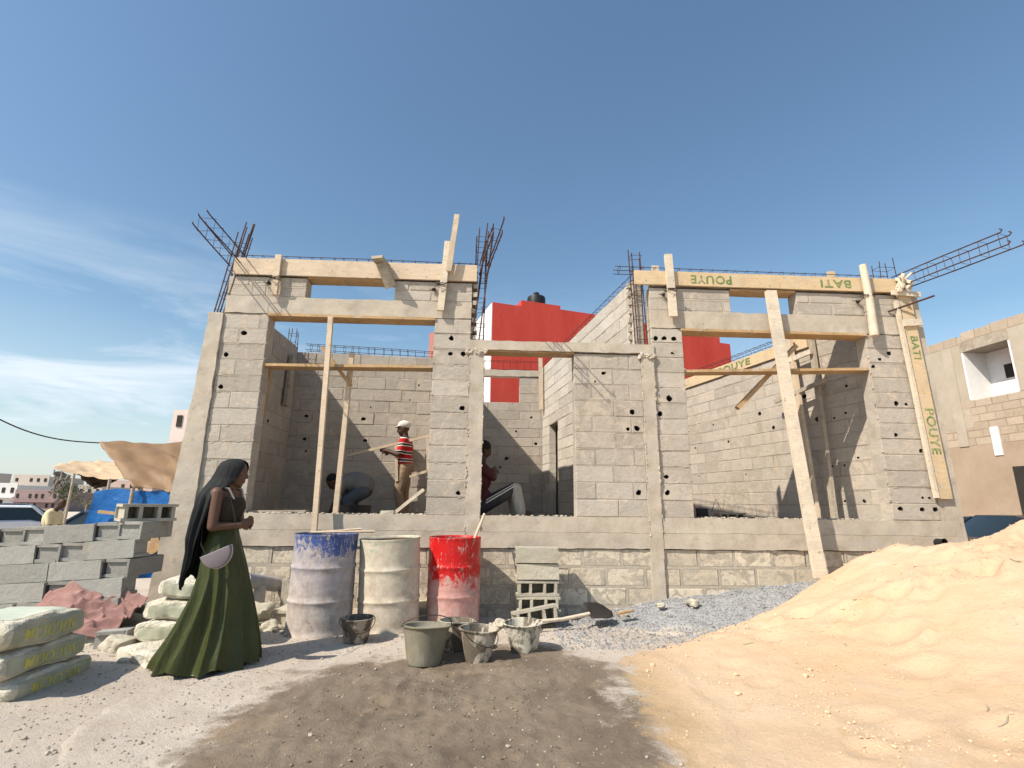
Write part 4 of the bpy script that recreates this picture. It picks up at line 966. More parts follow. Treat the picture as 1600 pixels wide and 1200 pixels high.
# ------------------------------------------------------------------ cement bags
def sack_mat():
    t = NT('paper_bag', .85); z = t.z()
    c = t.mix(t.rng(t.noise(5, 6, .7), .35, .65), (.55, .50, .38), (.66, .62, .52))
    c = t.mix(t.rng(t.noise(7, 6, .75), .55, .68, 0, .6), c, (.42, .34, .24))
    t.bump(t.noise(9, 5, .7, dist=1.5), 1, .04); t.bump(t.noise(24, 4, .6, stretch=(1, 3, 3), dist=1), .6, .01); return t.color(c)
M['bag'] = sack_mat()
M['bag_green'] = simple('green_bag_print', (.29, .30, .215), (.42, .41, .31), 7, .85, bs=30, stain=(.5, .46, .36))
M['bag_teal'] = simple('teal_bag_print', (.42, .49, .40), (.55, .56, .46), 3, .85, bs=30, stain=(.6, .56, .47))
M['bag_yellow'] = simple('yellow_bag_print', (.48, .44, .10), (.55, .50, .16), 9, .85, bs=30)
def sack_surf(u, v, L_, W_, H_, seed, off=0.0):
    """point on a pillow shaped paper bag; u length, v round the section"""
    a = u*2-1; e = (1-abs(a)**5)**.5 if abs(a) < 1 else 0
    th = v*2*math.pi; ct, st = math.cos(th), math.sin(th)
    sx_ = abs(ct)**.33*(1 if ct > 0 else -1); sz_ = abs(st)**.5*(1 if st > 0 else -1)
    k = .3+.7*e**.7
    n_ = mn.noise(Vector((a*2+seed, ct*1.7, st*1.7)))*.022 + mn.noise(Vector((a*6+seed, ct*4, st*4)))*.008
    return Vector((a*L_/2, sx_*(W_/2*(.86+.14*e)+n_+off), sz_*(H_/2*k+n_*.7+off)+H_/2))
def sack(loc, rz, label, L_=.66, W_=.44, H_=.15, seed=0, tilt=(0, 0), word=None, panel=None, endp=False, group='cement bags'):
    o = empty('cement_bag', loc, label, 'cement bag', group); o.rotation_euler = (R(tilt[0]), R(tilt[1]), R(rz))
    rs = []
    for i in range(41):
        u = i/40; rs.append([sack_surf(u, k/48, L_, W_, H_, seed) for k in range(48)])
    g = MB(); g.rings(rs); obj('paper_bag', g, 'bag', o, smooth=180, local=True)
    if word:      # lettering on the long edge that faces local -y
        t = text_mb(word, .085, lambda v: (v[0], v[1], v[2]), thick=.003, bold=.02); t.v = [tuple(sack_surf(min(.97, max(.03, .5-x/L_)), .5 + (y)/(W_+H_)*.42, L_, W_, H_, seed, .004+z)) for x, y, z in t.v]
        t2 = t; obj('printed_word', t2, 'bag_yellow', o, local=True)
        g = MB(); g.grid(40, 8, lambda u, v: sack_surf(.06+.88*u, .5-.075+.15*v, L_, W_, H_, seed, .0018)); obj('printed_band', g, 'bag_green', o, smooth=180, local=True)
    if panel:
        g = MB(); g.grid(30, 12, lambda u, v: sack_surf(.14+.72*u, .19+.12*v, L_, W_, H_, seed, .002)); obj('printed_panel', g, 'bag_teal', o, smooth=180, local=True)
    if endp:
        g = MB(); g.grid(8, 14, lambda u, v: sack_surf(.955-.06*u*0-.0+.0*v, .0, L_, W_, H_, seed)); 
        g = MB(); g.grid(24, 8, lambda u, v: sack_surf(.08+.6*u, .455+.09*v, L_, W_, H_, seed, .002)); obj('printed_panel', g, 'bag_green', o, smooth=180, local=True)
    return o
# long edge of these faces +x, in its own shade (local -y side is turned to +x)
sack((-3.12, 3.98, -.01), 90, 'lowest of the three printed cement bags at the left edge', .70, .48, .165, 1, (0, 1), word='SOCOCIM')
sack((-3.15, 3.93, .15), 89, 'middle one of the three printed cement bags at the left edge', .68, .48, .165, 2, (0, 0), word='SOCOCIM')
sack((-3.18, 3.90, .30), 92, 'topmost, torn and bulging cement bag with a pale teal panel at the left edge', .70, .50, .20, 3, (0, 2), word='SOCOCIM', panel=1)
sack((-2.62, 4.95, .10), 1, 'lowest white bag of the upright pile behind the skirt of the woman', .60, .40, .165, 4, endp=True)
sack((-2.58, 4.98, .26), -2, 'middle white bag of the pile behind the skirt of the woman', .60, .40, .165, 5, endp=True)
sack((-2.52, 5.02, .42), 3, 'top white bag of the pile behind the skirt of the woman', .60, .40, .17, 6, (0, 3), endp=True)
sack((-2.62, 4.62, .0), 150, 'loose dusty bag lying on the ground at the hem of the green skirt', .52, .36, .13, 8)

# pink sheet thrown over rubble and blocks
def sheet(u, v):
    p0 = Vector((-4.35, 4.85, .14)).lerp(Vector((-3.2, 4.85, .16)), u); p1 = Vector((-4.2, 5.28, .3)).lerp(Vector((-3.1, 5.2, .36)), u)
    p = p0.lerp(p1, v); p.z += .17*math.exp(-((u-.42)/.24)**2)*(.3+.7*v) + .05*(1-abs(math.sin(v*10-u*7+fbm(u, v, 2, 2, 1)*3)))**2*min(1, v*3) + .035*(1-abs(math.sin(v*7+u*4+fbm(u, v, 3, 2, 6)*4)))**2 + .012*abs(math.sin(u*23+v*16+fbm(u, v, 3, 2, 6)*3)) + fbm(u*2, v*2, 2.3, 3, 3)*.03
    p.z *= 1-.35*(1-v)*abs(2*u-1); p.y += .05*math.sin(u*7)*(1-v); return p
M['pink'] = simple('dusty_pink_cloth', (.25, .135, .12), (.33, .19, .165), 5, .95, bs=25, bd=.01)
g = MB(); g.grid(130, 70, sheet); ob = obj('pink_sheet', g, 'pink', None, 'crumpled dusty pink sheet thrown over rubble in front of the left block stack', 'sheet', smooth=180); ob.modifiers.new('s', 'SOLIDIFY').thickness = .006
# rubble
def rubble(lst, mat, lab, cat='stone'):
    for i, (x, y, z, r_, lb) in enumerate(lst):
        g = MB(); random.seed(i*7+3); g.rock((x, y, z), r_, (1, .8, .7), sub=2, rnd=.28, tone=.6); obj('stone', g, mat, None, lb, cat, smooth=35, loc=(x, y, z))
rubble([(-3.02, 4.76, .08, .115, 'big pale lump of rubble right of the pink sheet'), (-3.4, 5.0, .02, .2, 'large lump of rubble propping up the pink sheet'), (-3.9, 5.05, .02, .24, 'broad lump hidden under the middle of the pink sheet'),
        (-2.92, 4.95, .1, .09, 'fist sized lump left of the white cement bags'), (-2.75, 4.5, .04, .08, 'small pale lump near the loose dusty bag'), (-2.3, 5.75, .16, .13, 'white topped lump of rubble left of the blue drum'),
        (-2.1, 5.6, .04, .1, 'brown lump at the base of the short pipe elbow'), (.16, 5.7, .05, .07, 'yellowish chip beside the red drum'), (.28, 5.55, .04, .05, 'small chip between the buckets and the tipped block'),
        (2.35, 6.1, .2, .07, 'pale stone lying on the gravel bank, nearest the column'), (1.55, 6.1, .07, .06, 'reddish stone beside the shovel blade'), (4.32, 6.1, .44, .1, 'white lump at the foot of the leaning prop'),
        (2.0, 6.15, .16, .045, 'small stone left of the pale one on the gravel bank')], 'mstone2' if False else 'block_stack', 'stone')
random.seed(17); g = MB()
for _ in range(420):
    x, y = random.choice(((-2.9, 5.0), (-2.2, 5.7), (-2.0, 5.9), (.3, 5.75), (-2.6, 5.3))); x += random.gauss(0, .22); y += random.gauss(0, .16)
    if y > 6.3: continue
    r_ = random.uniform(.01, .035); g.rock((x, y, near(x, y)+r_*.3), r_, (1, 1, .7), tone=random.random())
obj('rubble', g, 'block_stack', kind='stuff', label='broken bits of block and mortar strewn along the foot of the wall', cat='rubble')
for x, y, z, dx, dy, lb in ((4.25, 5.95, .47, .34, -.05, 'pale offcut of timber lying at the foot of the leaning prop'), (4.5, 6.0, .53, .22, .06, 'darker offcut behind the pale one at the foot of the leaning prop'), (1.45, 5.9, .12, .16, .05, 'reddish chip of wood on the gravel beside the shovel'), (-2.45, 5.35, .03, .22, .12, 'thin wood offcut on the ground left of the blue drum')):
    g = MB(); g.bar((x, y, z), (x+dx, y+dy, z+.02), .06, .02, (0, 1, 0)); obj('offcut', g, 'wood_pale' if 'pale' in lb else 'wood_br', None, lb, 'offcut', loc=(x, y, z))
# twigs and splinters on the sand
random.seed(9)
for i, (x, y, lb) in enumerate(((1062+260, 1010, 'curved dark twig on the sand, left of the middle of the pile'), (1545, 1110, 'short forked twig low on the right of the sand pile'), (1572, 1135, 'flat splinter of wood at the right edge of the sand'), (1170, 1008, 'dark chip of wood near the left toe of the sand pile'), (1590, 880, 'brown strip of bark high on the sand pile'))):
    # find the sand along this sight line
    d = sight(x, y); t = 0.0
    for k in range(400):
        t = (1.5+k*.02)/d.y; p = EYE+d*t
        if sand_z(p.x, p.y) >= p.z: break
    g = MB(); a_ = random.uniform(0, 3); v = Vector((math.cos(a_), math.sin(a_)*.5, 0))*.05
    z_ = lambda q: sand_z(q.x, q.y)+.006
    pts = []
    for s in (-1, -.4, .3, 1): q = p + v*s + Vector((0, .012*s*s, 0)); pts.append((q.x, q.y, z_(q)))
    g.tube(pts, [.003, .004, .005, .002], 5); obj('twig', g, 'wood_grey', None, lb, 'twig', loc=pts[1])
# odds and ends in the right bay
bx = empty('tool_box', onY(1096, 800, 7.0), 'small dark box with a wire loop on the floor just inside the right bay', 'box')
g = MB(); g.box(onY(1097, 802, 7.0), (.13, .1, .13), jit=.004); obj('case', g, 'black', bx)
p = onY(1112, 800, 7.0); g = MB(); g.tube([p, p+Vector((.07, 0, .17)), p+Vector((.14, 0, .02))], .004, 5); obj('wire_loop', g, 'wire', bx)
g = MB(); g.box((-1.2, 6.5, 1.145), (.16, .1, .05), jit=.006); obj('brick_bat', g, 'block_stack', None, 'pale broken bit of block lying on the left bay sill', 'block offcut', loc=(-1.2, 6.5, 1.12))
plank('plank', (-1.15, 6.62, 1.13), onY(662, 765, 6.7), .05, .04, (0, 1, 0), 'wood_pale', 'short pale plank leaning up from the sill against the left bay pier', 'plank')
"""END3"""

# ------------------------------------------------------------------ buildings around
def facade_box(mb, p0, ang, Ln, dep, z0, z1, mi=0):
    c_, s_ = math.cos(ang), math.sin(ang); W = lambda u, v, z: (p0[0]+u*c_-v*s_, p0[1]+u*s_+v*c_, z)
    mb.add([W(u, v, z) for z in (z0, z1) for u, v in ((0, 0), (Ln, 0), (Ln, dep), (0, dep))], [(0, 3, 2, 1), (4, 5, 6, 7), (0, 1, 5, 4), (1, 2, 6, 5), (2, 3, 7, 6), (3, 0, 4, 7)], mi); return W
M['red_wall'] = simple('red_painted_render', (.48, .050, .036), (.57, .075, .052), 1.6, .9, bs=20, stretch=(1.5, 1.5, .25), stain=(.44, .06, .045))
M['white_wall'] = simple('white_painted_render', (.72, .71, .69), (.80, .79, .77), .8, .9, bs=20)
M['pale_wall'] = simple('pale_pink_render', (.62, .52, .47), (.68, .58, .52), .8, .9, bs=20)
M['tan_wall'] = simple('tan_cement_render', (.39, .34, .26), (.47, .415, .33), .9, .95, bs=12, stain=(.35, .29, .20))
M['tan_dark'] = simple('brown_cement_render', (.34, .255, .18), (.42, .33, .24), .9, .95, bs=12, stain=(.28, .20, .14))
M['dark_in'] = simple('dark_room', (.03, .026, .022), (.045, .04, .035), 2, .9, bstr=0)
M['brick'] = block_mat('tan_blocks', (.40, .33, .25), (.50, .42, .325), (.36, .29, .21), .5)
M['brick_mortar'] = simple('tan_mortar', (.30, .23, .16), (.36, .28, .20), 8, .95)
red = empty('red_building', (.05, 16, 0), 'tall bright red building with a white side behind the middle of the house', 'building')
a16 = R(16.5); g = MB(); W = facade_box(g, (.05, 16), a16, 9.75, 7, -.4, 7.5)
facade_box(g, (.05, 16), a16, 1.02, 7, 7.5, 7.83); W2 = facade_box(g, W(1.02, 0, 0)[:2], a16, 1.45, 6, 7.5, 8.05); facade_box(g, W(2.47, 0, 0)[:2], a16, 1.2+1.6, 7, 7.5, 7.92); facade_box(g, W(5.27, 0, 0)[:2], a16, 4.0, 5, 7.5, 7.86)
obj('wall', g, 'red_wall', red)
g = MB(); facade_box(g, (W(-.03, .02, 0)[0], W(-.03, .02, 0)[1]), a16, .026, 6.9, -.4, 7.8); obj('side_wall', g, 'white_wall', red)
g = MB(); q = W(.1, 1.5, 0); g.tube([(q[0], q[1], 7.8), (q[0], q[1], 8.4)], .02, 6); g.tube([(q[0]-.1, q[1], 8.2), (q[0]+.12, q[1], 8.25)], .012, 5); obj('roof_rod', g, 'wire', red)
tk = empty('water_tank', (2.0, 18.3, 7.55), 'black plastic water tank standing on the roof of the red building', 'water tank')
cx_ = onY(838, 455, 18.3); cx_.z = 8.2
g = MB(); g.lathe([(0, .0), (.34, 0), (.35, .25), (.33, .27), (.35, .3), (.35, .55), (.33, .57), (.35, .6), (.35, .88), (.33, .95), (.2, 1.02), (.1, 1.04), (.1, 1.1), (0, 1.1)], 28, (cx_.x, cx_.y, 8.05)); obj('tank_body', g, 'black', tk, smooth=30)
g = MB(); g.lathe([(0, 1.1), (.11, 1.1), (.11, 1.14), (0, 1.15)], 20, (cx_.x, cx_.y, 8.05)); obj('tank_lid', g, 'black', tk, smooth=30)
g = MB(); g.box((cx_.x, cx_.y, 7.8), (.9, .9, .5)); obj('plinth', g, 'white_wall', tk)
pk = empty('pink_building', onY(676, 700, 26), 'narrow pinkish building seen past the right edge of the left bay', 'building'); pk.location.z = -.4
g = MB(); q = onY(668, 520, 26); g.box((q.x+1.6, 28, 4.8), (3.0, 4, 10.6)); obj('wall', g, simple('pink_render', (.50, .23, .19), (.56, .28, .23), .8, .9), pk)
# tan building across the lane, right
tan = empty('tan_building', (15, 18, 0), 'unfinished tan two storey block building with a white loggia, right of the house', 'building')
td = Vector((.10, -.995, 0)).normalized(); tn = Vector((-.995, -.10, 0)).normalized()
ta = onY(1428, 530, 17.5); ta.z = 0
TU = lambda p: (p-ta).dot(td)
def tp(x, y): p = onP(x, y, ta, tn); return TU(p), p.z
L_ = TU(onP(1840, 600, ta, tn)); zf = tp(1490, 700)[1]; zt = tp(1475, 522)[1]
u0, zb = tp(1508, 588); u1 = tp(1583, 560)[0]; zl0 = tp(1515, 626)[1]; zl1 = tp(1502, 551)[1]; z2 = tp(1470, 548)[1]
tang = math.atan2(td.y, td.x)
def tw(mb, u0_, u1_, z0_, z1_, off=0, dep=.25, mi=0):
    return facade_box(mb, tuple((ta+td*u0_-tn*off)[:2]), tang, u1_-u0_, dep, z0_, z1_, mi)
tp0 = lambda u, off=0: tuple((ta+td*u-tn*off)[:2])
g = MB(); tw(g, -1, u0, zf+.6, z2, 0, .3); obj('wall', g, 'tan_wall', tan); g = MB(); tw(g, u1, L_, zl0, min(z2+.5, zl1+.34), 0, .3); obj('wall', g, 'tan_wall', tan)
g = MB(); tw(g, -1, L_-1.6, -.4, zf, .0, .35); tw(g, L_-1.6, L_, 2.4, zf, 0, .35); obj('wall', g, 'tan_dark', tan)
du0, dz1 = tp(1582, 729); g = MB(); tw(g, du0, L_, -.4, dz1, -.01, .1); obj('door', g, 'dark_in', tan)
g = MB(); block_wall(g, tp0(-1), tang, 1+L_, .3, zf+.002, zl0-.002, seed=41, h=.24, bl=.5, j=.012, openings=[(-.1, 1.0+tp(1460, 650)[0], zf+.6, 9)]); block_wall(g, tp0(-1), tang, 1+u0+.1, .3, z2+.002, zt-.22, seed=42, h=.24, bl=.5, j=.012, topvar=.05); block_wall(g, tp0(u0+.1), tang, L_-u0-.1, .3, zl1+.35, zt-.12, seed=43, h=.24, bl=.5, j=.012, topvar=.05)
obj('block_wall', g, ['brick', 'brick_mortar', 'hole'], tan)
g = MB(); tw(g, u0, u1, zl1, zl1+.34, -.005, 2.2); obj('loggia_ceiling', g, 'wood_grey', tan)
g = MB(); tw(g, u0, u1, zl0, zl1, .9, .1); obj('loggia_back_wall', g, 'white_wall', tan)
g = MB(); tw(g, u0-.001, u0+.06, zl0, zl1, .01, .89); obj('loggia_side_wall', g, 'white_wall', tan); g = MB(); tw(g, u1-.06, u1+.001, zl0, zl1, .01, .89); obj('loggia_side_wall', g, 'white_wall', tan)
wu, wz = (u0+u1)/2-.2, (zl0+zl1)/2; g = MB(); tw(g, wu, wu+.32, wz-.15, wz+.3, .88, .04); obj('window', g, 'dark_in', tan)
g = MB(); pu, pz = tp(1552, 662); tw(g, pu-.12, pu+.12, pz-1.0, pz-.1, -.03, .05); obj('patch_panel', g, 'white_wall', tan)
g = MB(); c0 = tp(1492, 600)[0]; tw(g, c0-.22, c0+.1, zf, z2, -.03, .1); obj('concrete_column', g, 'tan_wall', tan)

# town in the distance, left
M['town_a'] = simple('town_beige', (.46, .40, .34), (.52, .46, .40), .4, .95, bstr=0)
M['town_b'] = simple('town_mauve', (.24, .17, .17), (.30, .22, .21), .4, .95, bstr=0)
M['town_c'] = simple('town_pale', (.60, .58, .56), (.66, .64, .62), .4, .95, bstr=0)
M['town_d'] = simple('town_pink', (.44, .33, .29), (.5, .38, .34), .4, .95, bstr=0)
def town(x0, x1, ytop, Y, mat, label, floors=2, nw=4, dep=8, rail=True):
    a = onY(x0, ytop, Y); b = onY(x1, ytop, Y); H_ = a.z; o = empty('town_building', ((a.x+b.x)/2, Y, -.4), label, 'building', 'buildings of the far town')
    g = MB(); g.box(((a.x+b.x)/2, Y+dep/2, (H_-.4)/2), (b.x-a.x, dep, H_+.4)); 
    if rail: g.box(((a.x+b.x)/2, Y+.05, H_+.15), (b.x-a.x, .12, .298))
    obj('wall', g, mat, o); fh = (H_+.4)/floors; w_ = (b.x-a.x)/nw
    for f in range(floors):
        for k in range(nw):
            if (k*3+f*5+int(x0)) % 4 == 0: continue
            g = MB(); g.box((a.x+w_*(k+.5), Y, -.4+fh*(f+.58)), (w_*.34, .16, fh*.42)); obj('window', g, 'dark_in', o)
    g = MB(); g.box(((a.x+b.x)/2, Y-.25, -.4+fh), (b.x-a.x, .5, .2)); obj('balcony_slab', g, mat, o)
town(-40, 28, 757, 85, 'town_c', 'pale low building at the left edge of the far town', 2, 5)
town(22, 78, 744, 95, 'town_a', 'tallest beige block of the far town with roof parapet', 4, 5)
town(24, 92, 768, 78, 'town_b', 'mauve brown terrace in front of the beige block', 2, 7)
town(96, 125, 764, 110, 'town_d', 'pinkish low house right of the small tree', 2, 3)
town(122, 160, 760, 100, 'town_a', 'beige house far behind the blue stall', 2, 3)
town(160, 240, 752, 140, 'town_d', 'long pink far building seen under the awnings', 2, 6)
town(-160, -42, 735, 100, 'town_a', 'beige block just outside the left edge', 3, 6)
town(272, 318, 640, 42, 'pale_wall', 'tall pale pinkish white building rising behind the brown awning', 4, 2, rail=False)
# small tree in the town
def tree(loc, h, r_, label, seed=1, n=1500):
    o = empty('tree', loc, label, 'tree'); rr = random.Random(seed); L0 = Vector(loc)
    g = MB(); g.tube([L0, L0+Vector((.1, 0, h*.3)), L0+Vector((0, .1, h*.55))], [h*.035, h*.025, h*.015], 8)
    for k in range(6):
        a = rr.uniform(0, 6.28); g.tube([L0+Vector((0, 0, h*.3)), L0+Vector((math.cos(a)*r_*.4, math.sin(a)*r_*.4, h*.55)), L0+Vector((math.cos(a)*r_*.7, math.sin(a)*r_*.7, h*.75))], [h*.02, h*.012, h*.004], 6)
    obj('trunk', g, 'wood_grey', o)
    cl_ = [(Vector((rr.gauss(0, .5)*r_, rr.gauss(0, .5)*r_, h*.62+rr.gauss(0, .16)*h)), rr.uniform(.2, .45)*r_) for _ in range(16)]
    g = MB()
    for _ in range(n):
        c, q = rr.choice(cl_); v = Vector((rr.gauss(0, 1), rr.gauss(0, 1), rr.gauss(0, 1))).normalized()*q*rr.uniform(.4, 1.1)
        p = L0+c+v; s = h*.02*rr.uniform(.7, 1.5); e = Euler((rr.uniform(0, 6), rr.uniform(0, 6), rr.uniform(0, 6))).to_matrix()
        g.add([p+e@Vector(t) for t in ((-s, 0, 0), (0, -s*.6, 0), (s, 0, 0), (0, s*.6, 0))], [(0, 1, 2, 3)], 0, rr.random())
    obj('crown', g, 'leaf', o)
M['leaf'] = block_mat('dusty_foliage', (.05, .065, .03), (.12, .13, .07), (.16, .15, .1), .4)
p = onY(101, 800, 60); p.z = -.4; tree(p, 3.6, 1.7, 'small dusty green tree in front of the far town', 4)
p = onY(132, 800, 66); p.z = -.4; tree(p, 2.4, 1.2, 'low bush left of the blue stall, far off', 6, 700)

# ------------------------------------------------------------------ cars
M['car_white'] = simple('white_car_paint', (.68, .69, .70), (.72, .73, .74), 2, .3, bstr=0, stain=(.55, .52, .48))
M['car_blue'] = simple('dark_blue_car_paint', (.03, .04, .07), (.04, .055, .09), 2, .25, bstr=0)
M['car_black'] = simple('black_car_paint', (.012, .014, .02), (.02, .022, .03), 2, .25, bstr=0)
M['glass'] = simple('car_glass', (.015, .022, .024), (.02, .03, .032), 2, .06, bstr=0)
M['glass'].node_tree.nodes['Principled BSDF'].inputs['Specular IOR Level'].default_value = .6
M['tyre'] = simple('tyre_rubber', (.012, .012, .012), (.02, .02, .02), 8, .85)
M['chrome'] = simple('wheel_rim', (.4, .4, .42), (.5, .5, .52), 8, .35, .6)
M['lamp'] = simple('lamp_glass', (.6, .6, .58), (.7, .7, .68), 8, .15)
def car(loc, rz, paint, label, kind='sedan', Lc=4.3, Wc=1.72, Hc=1.45):
    """nose towards local -x"""
    o = empty('parked_car', loc, label, 'car', 'parked cars'); o.rotation_euler.z = R(rz)
    hb = .88 if kind == 'sedan' else .98; x = lambda q: -Lc/2+q*Lc
    st = [(0.0, .45, .62, .80), (.015, .30, .70, .88), (.08, .25, .76, .96), (.22, .25, .86 if kind == 'sedan' else .98, 1), (.30, .25, hb, 1), (.6, .25, hb+.03, 1), (.85, .25, hb+.03, 1), (.96, .28, hb-.03, .95), (.99, .35, hb-.1, .88), (1, .5, .7, .82)]
    rs = []
    for q, z0, z1, wk in st:
        w_ = Wc/2*wk; rs.append([Vector((x(q), y*w_, z0+(z1-z0)*t)) for y, t in ((-.93, 0), (-1, .25), (-1, .7), (-.96, .93), (-.85, 1), (0, 1.03), (.85, 1), (.96, .93), (1, .7), (1, .25), (.93, 0))])
    g = MB(); g.rings(rs); obj('body', g, paint, o, smooth=40, local=True)
    if kind == 'sedan': gh = [(.25, 0), (.40, 1), (.52, 1.03), (.70, 1), (.88, .05)]
    else: gh = [(.22, 0), (.34, 1), (.55, 1.03), (.86, 1), (.97, .05)]
    def sec(q, t, inset=0):
        w_ = Wc/2*(.90-.16*min(t, 1))-inset; z = hb-.01+(Hc-hb)*t-inset*.3; return [Vector((x(q), -Wc/2*.9+inset, hb-.02)), Vector((x(q), -w_, z-.05*min(t, 1))), Vector((x(q), -w_*.8, z)), Vector((x(q), w_*.8, z)), Vector((x(q), w_, z-.05*min(t, 1))), Vector((x(q), Wc/2*.9-inset, hb-.02))]
    g = MB(); g.rings([sec(q, t, .02) for q, t in gh]); obj('windows', g, 'glass', o, smooth=25, local=True)
    g = MB(); rf = [sec(q, t)[1:5] for q, t in gh[1:4]]; rf2 = [[v-Vector((0, 0, .03)) for v in r_] for r_ in rf]
    g.rings([a_+b_[::-1] for a_, b_ in zip(rf, rf2)])
    for sgn in (1, -1):
        for (qa, ta_), (qb, tb_) in ((gh[0], gh[1]), (gh[3], gh[4])):
            i = 1 if sgn < 0 else 4; a_ = sec(qa, ta_)[i]; b_ = sec(qb, tb_)[i]; g.bar(a_, b_, .06, .05, (0, 1, 0))
        qm = .56; i = 1 if sgn < 0 else 4; b_ = sec(qm, 1.0)[i]; g.bar((x(qm)+.02, sgn*Wc/2*.885, hb-.02), b_, .07, .03, (1, 0, 0))
    obj('roof', g, paint, o, smooth=30, local=True)
    for q in (.18, .80):
        for sgn in (1, -1):
            we = MB(); rot = Matrix.Rotation(R(90), 3, 'X'); c_ = (x(q), sgn*(Wc/2-.1), .31)
            we.lathe([(.2, -.09), (.29, -.1), (.31, -.08), (.31, .08), (.29, .1), (.2, .09)], 28, c_, rot=rot); tw_ = obj('wheel', we, 'tyre', o, smooth=40, local=True)
            we = MB(); we.lathe([(0, -.06), (.06, -.085), (.19, -.07), (.205, -.09), (.205, .09), (.19, .07), (.06, .085), (0, .06)], 28, c_, rot=rot); obj('rim', we, 'chrome', tw_, smooth=40, local=True)
    for sgn in (1, -1):
        g = MB(); g.box((x(.035), sgn*Wc*.34, .63), (.1, .3, .13), jit=.01); obj('headlight', g, 'lamp', o, local=True)
        g = MB(); g.box((x(.31), sgn*(Wc/2+.07), hb+.1), (.1, .16, .11), jit=.01); g.box((x(.31), sgn*(Wc/2-.01), hb+.05), (.04, .12, .03)); obj('mirror', g, paint, o, local=True)
    g = MB(); g.box((x(.008), 0, .42), (.08, Wc*.9, .2)); obj('bumper', g, 'black', o, local=True)
    return o
p = onY(12, 815, 18); car((p.x-1.5, 18, -.45), 62, 'car_white', 'white car with a dark windscreen parked at the left edge, only its top showing', 'suv', Hc=1.5)
p = onY(172, 815, 16.5); car((p.x, 16.5, -.45), 8, 'car_blue', 'dark blue car parked beside the blue tarpaulin stall', 'sedan', Hc=1.42)
p = onY(10, 800, 32); car((p.x, 32, -.45), 20, 'car_black', 'dark car far behind the white one', 'sedan')
p = onY(1560, 815, 11.2); car((p.x+.6, 11.4, -.2), -6, 'car_black', 'black car half hidden behind the sand pile, right', 'sedan', Hc=1.36)
p = onY(1512, 820, 13.5); car((p.x-.2, 13.6, -.3), 70, 'car_blue', 'dark car behind the corner of the house and the black one', 'sedan', Hc=1.4)

# ------------------------------------------------------------------ awnings, stall and cable
M['tarp'] = simple('brown_tarpaulin', (.21, .13, .07), (.28, .175, .095), .9, .6, bs=4, bd=.03, stain=(.25, .14, .12))
M['tarp2'] = simple('tan_tarpaulin', (.50, .36, .22), (.57, .42, .27), .9, .75, bs=4, bd=.02)
M['tarp_blue'] = simple('blue_tarpaulin', (.008, .09, .30), (.012, .13, .40), 1.5, .5, bs=7, bd=.03, bstr=.9)
def quad_sheet(p00, p10, p01, p11, sag=.1, wr=.03, seed=0):
    def f(u, v):
        p = p00.lerp(p10, u).lerp(p01.lerp(p11, u), v); p = p.copy()
        p.z += -sag*math.sin(math.pi*u)*(.4+.6*v) + wr*.7*(1-abs(math.sin(u*5-v*7+seed+2*mn.noise(Vector((u*2, v*2, seed))))))**3 + wr*mn.noise(Vector((u*3+seed, v*6, 0)))+ wr*.5*mn.noise(Vector((u*4+v*9, v*3-u*8, seed))); p.y += wr*2*mn.noise(Vector((u*5, v*4, seed+5))); return p
    return f
def awning(name, a, b, c, d, mat, label, sag=.1, wr=.05, seed=0, poles=()):
    o = empty(name, (a.x, a.y, -.4), label, 'awning'); g = MB(); g.grid(40, 24, quad_sheet(a, b, c, d, sag, wr, seed)); s = obj('sheet', g, mat, o, smooth=180); s.modifiers.new('s', 'SOLIDIFY').thickness = .01
    for p in poles: g = MB(); g.tube([(p.x, p.y, -.45), p], .03, 8); obj('pole', g, 'wood_grey', o, smooth=60)
    return o
a, b, c_, d = onY(155, 693, 10.0), onY(330, 694, 11.0), onY(208, 763, 9.2), onY(330, 777, 9.4)
awning('brown_awning', a, b, c_, d, 'tarp', 'big brown tarpaulin awning hanging beside the left corner of the house', -.04, .05, 3, poles=(b, c_))
a, b, c_, d = onY(120, 722, 14), onY(230, 716, 14), onY(80, 729, 12), onY(225, 748, 12)
awning('tan_awning', a, b, c_, d, 'tarp2', 'flatter tan awning further back, left of the big brown one', .12, .06, 8, poles=(a, b, onY(172, 748, 12)))
a, b, c_, d = onY(120, 741, 13.2), onY(200, 745, 13.2), onY(148, 764, 13), onY(178, 752, 13)  # added dark sheet: shaded underside of the tan awning put into its colour
awning('underside_shade', a, b, c_, d, simple('awning_shade', (.04, .025, .02), (.07, .045, .035), 3, .9), 'dark sheet standing in for the shaded underside of the tan awning', .05, .05, 2)
a, b, c_, d = onY(86, 733, 11.9), onY(112, 744, 11.9), onY(82, 766, 11.8), onY(96, 764, 11.8)
awning('grey_flap', a, b, c_, d, simple('grey_cloth', (.2, .17, .14), (.27, .23, .19), 3, .9), 'greyish loose flap at the left end of the tan awning', .02, .05, 4)
st = empty('market_stall', onY(205, 800, 9.6), 'low stall wrapped in a bright blue tarpaulin', 'stall'); st.location.z = -.4
a = onY(143, 768, 9.3); b = onY(290, 772, 9.3); g = MB()
g.rough_box(a.x, b.x+.3, 9.3, 10.9, -.42, a.z+.02, .09, .035, fr=2.2, fn=lambda q: (q.x+(.12*max(0, q.z-.9) if q.x < a.x+.2 else 0), q.y+.05*math.sin(q.x*13)*max(0, 1.2-q.z)*.6, q.z)); obj('cover', g, 'tarp_blue', st, smooth=60)
g = MB(); g.bar((a.x+.25, 9.2, a.z-.33), (b.x-.3, 9.22, a.z-.42), .05, .04, (0, 0, 1)); g.bar((a.x+.5, 9.18, .2), (b.x-.3, 9.2, .7), .5, .05, (0, 0, 1)); obj('counter_board', g, 'wood_br', st)
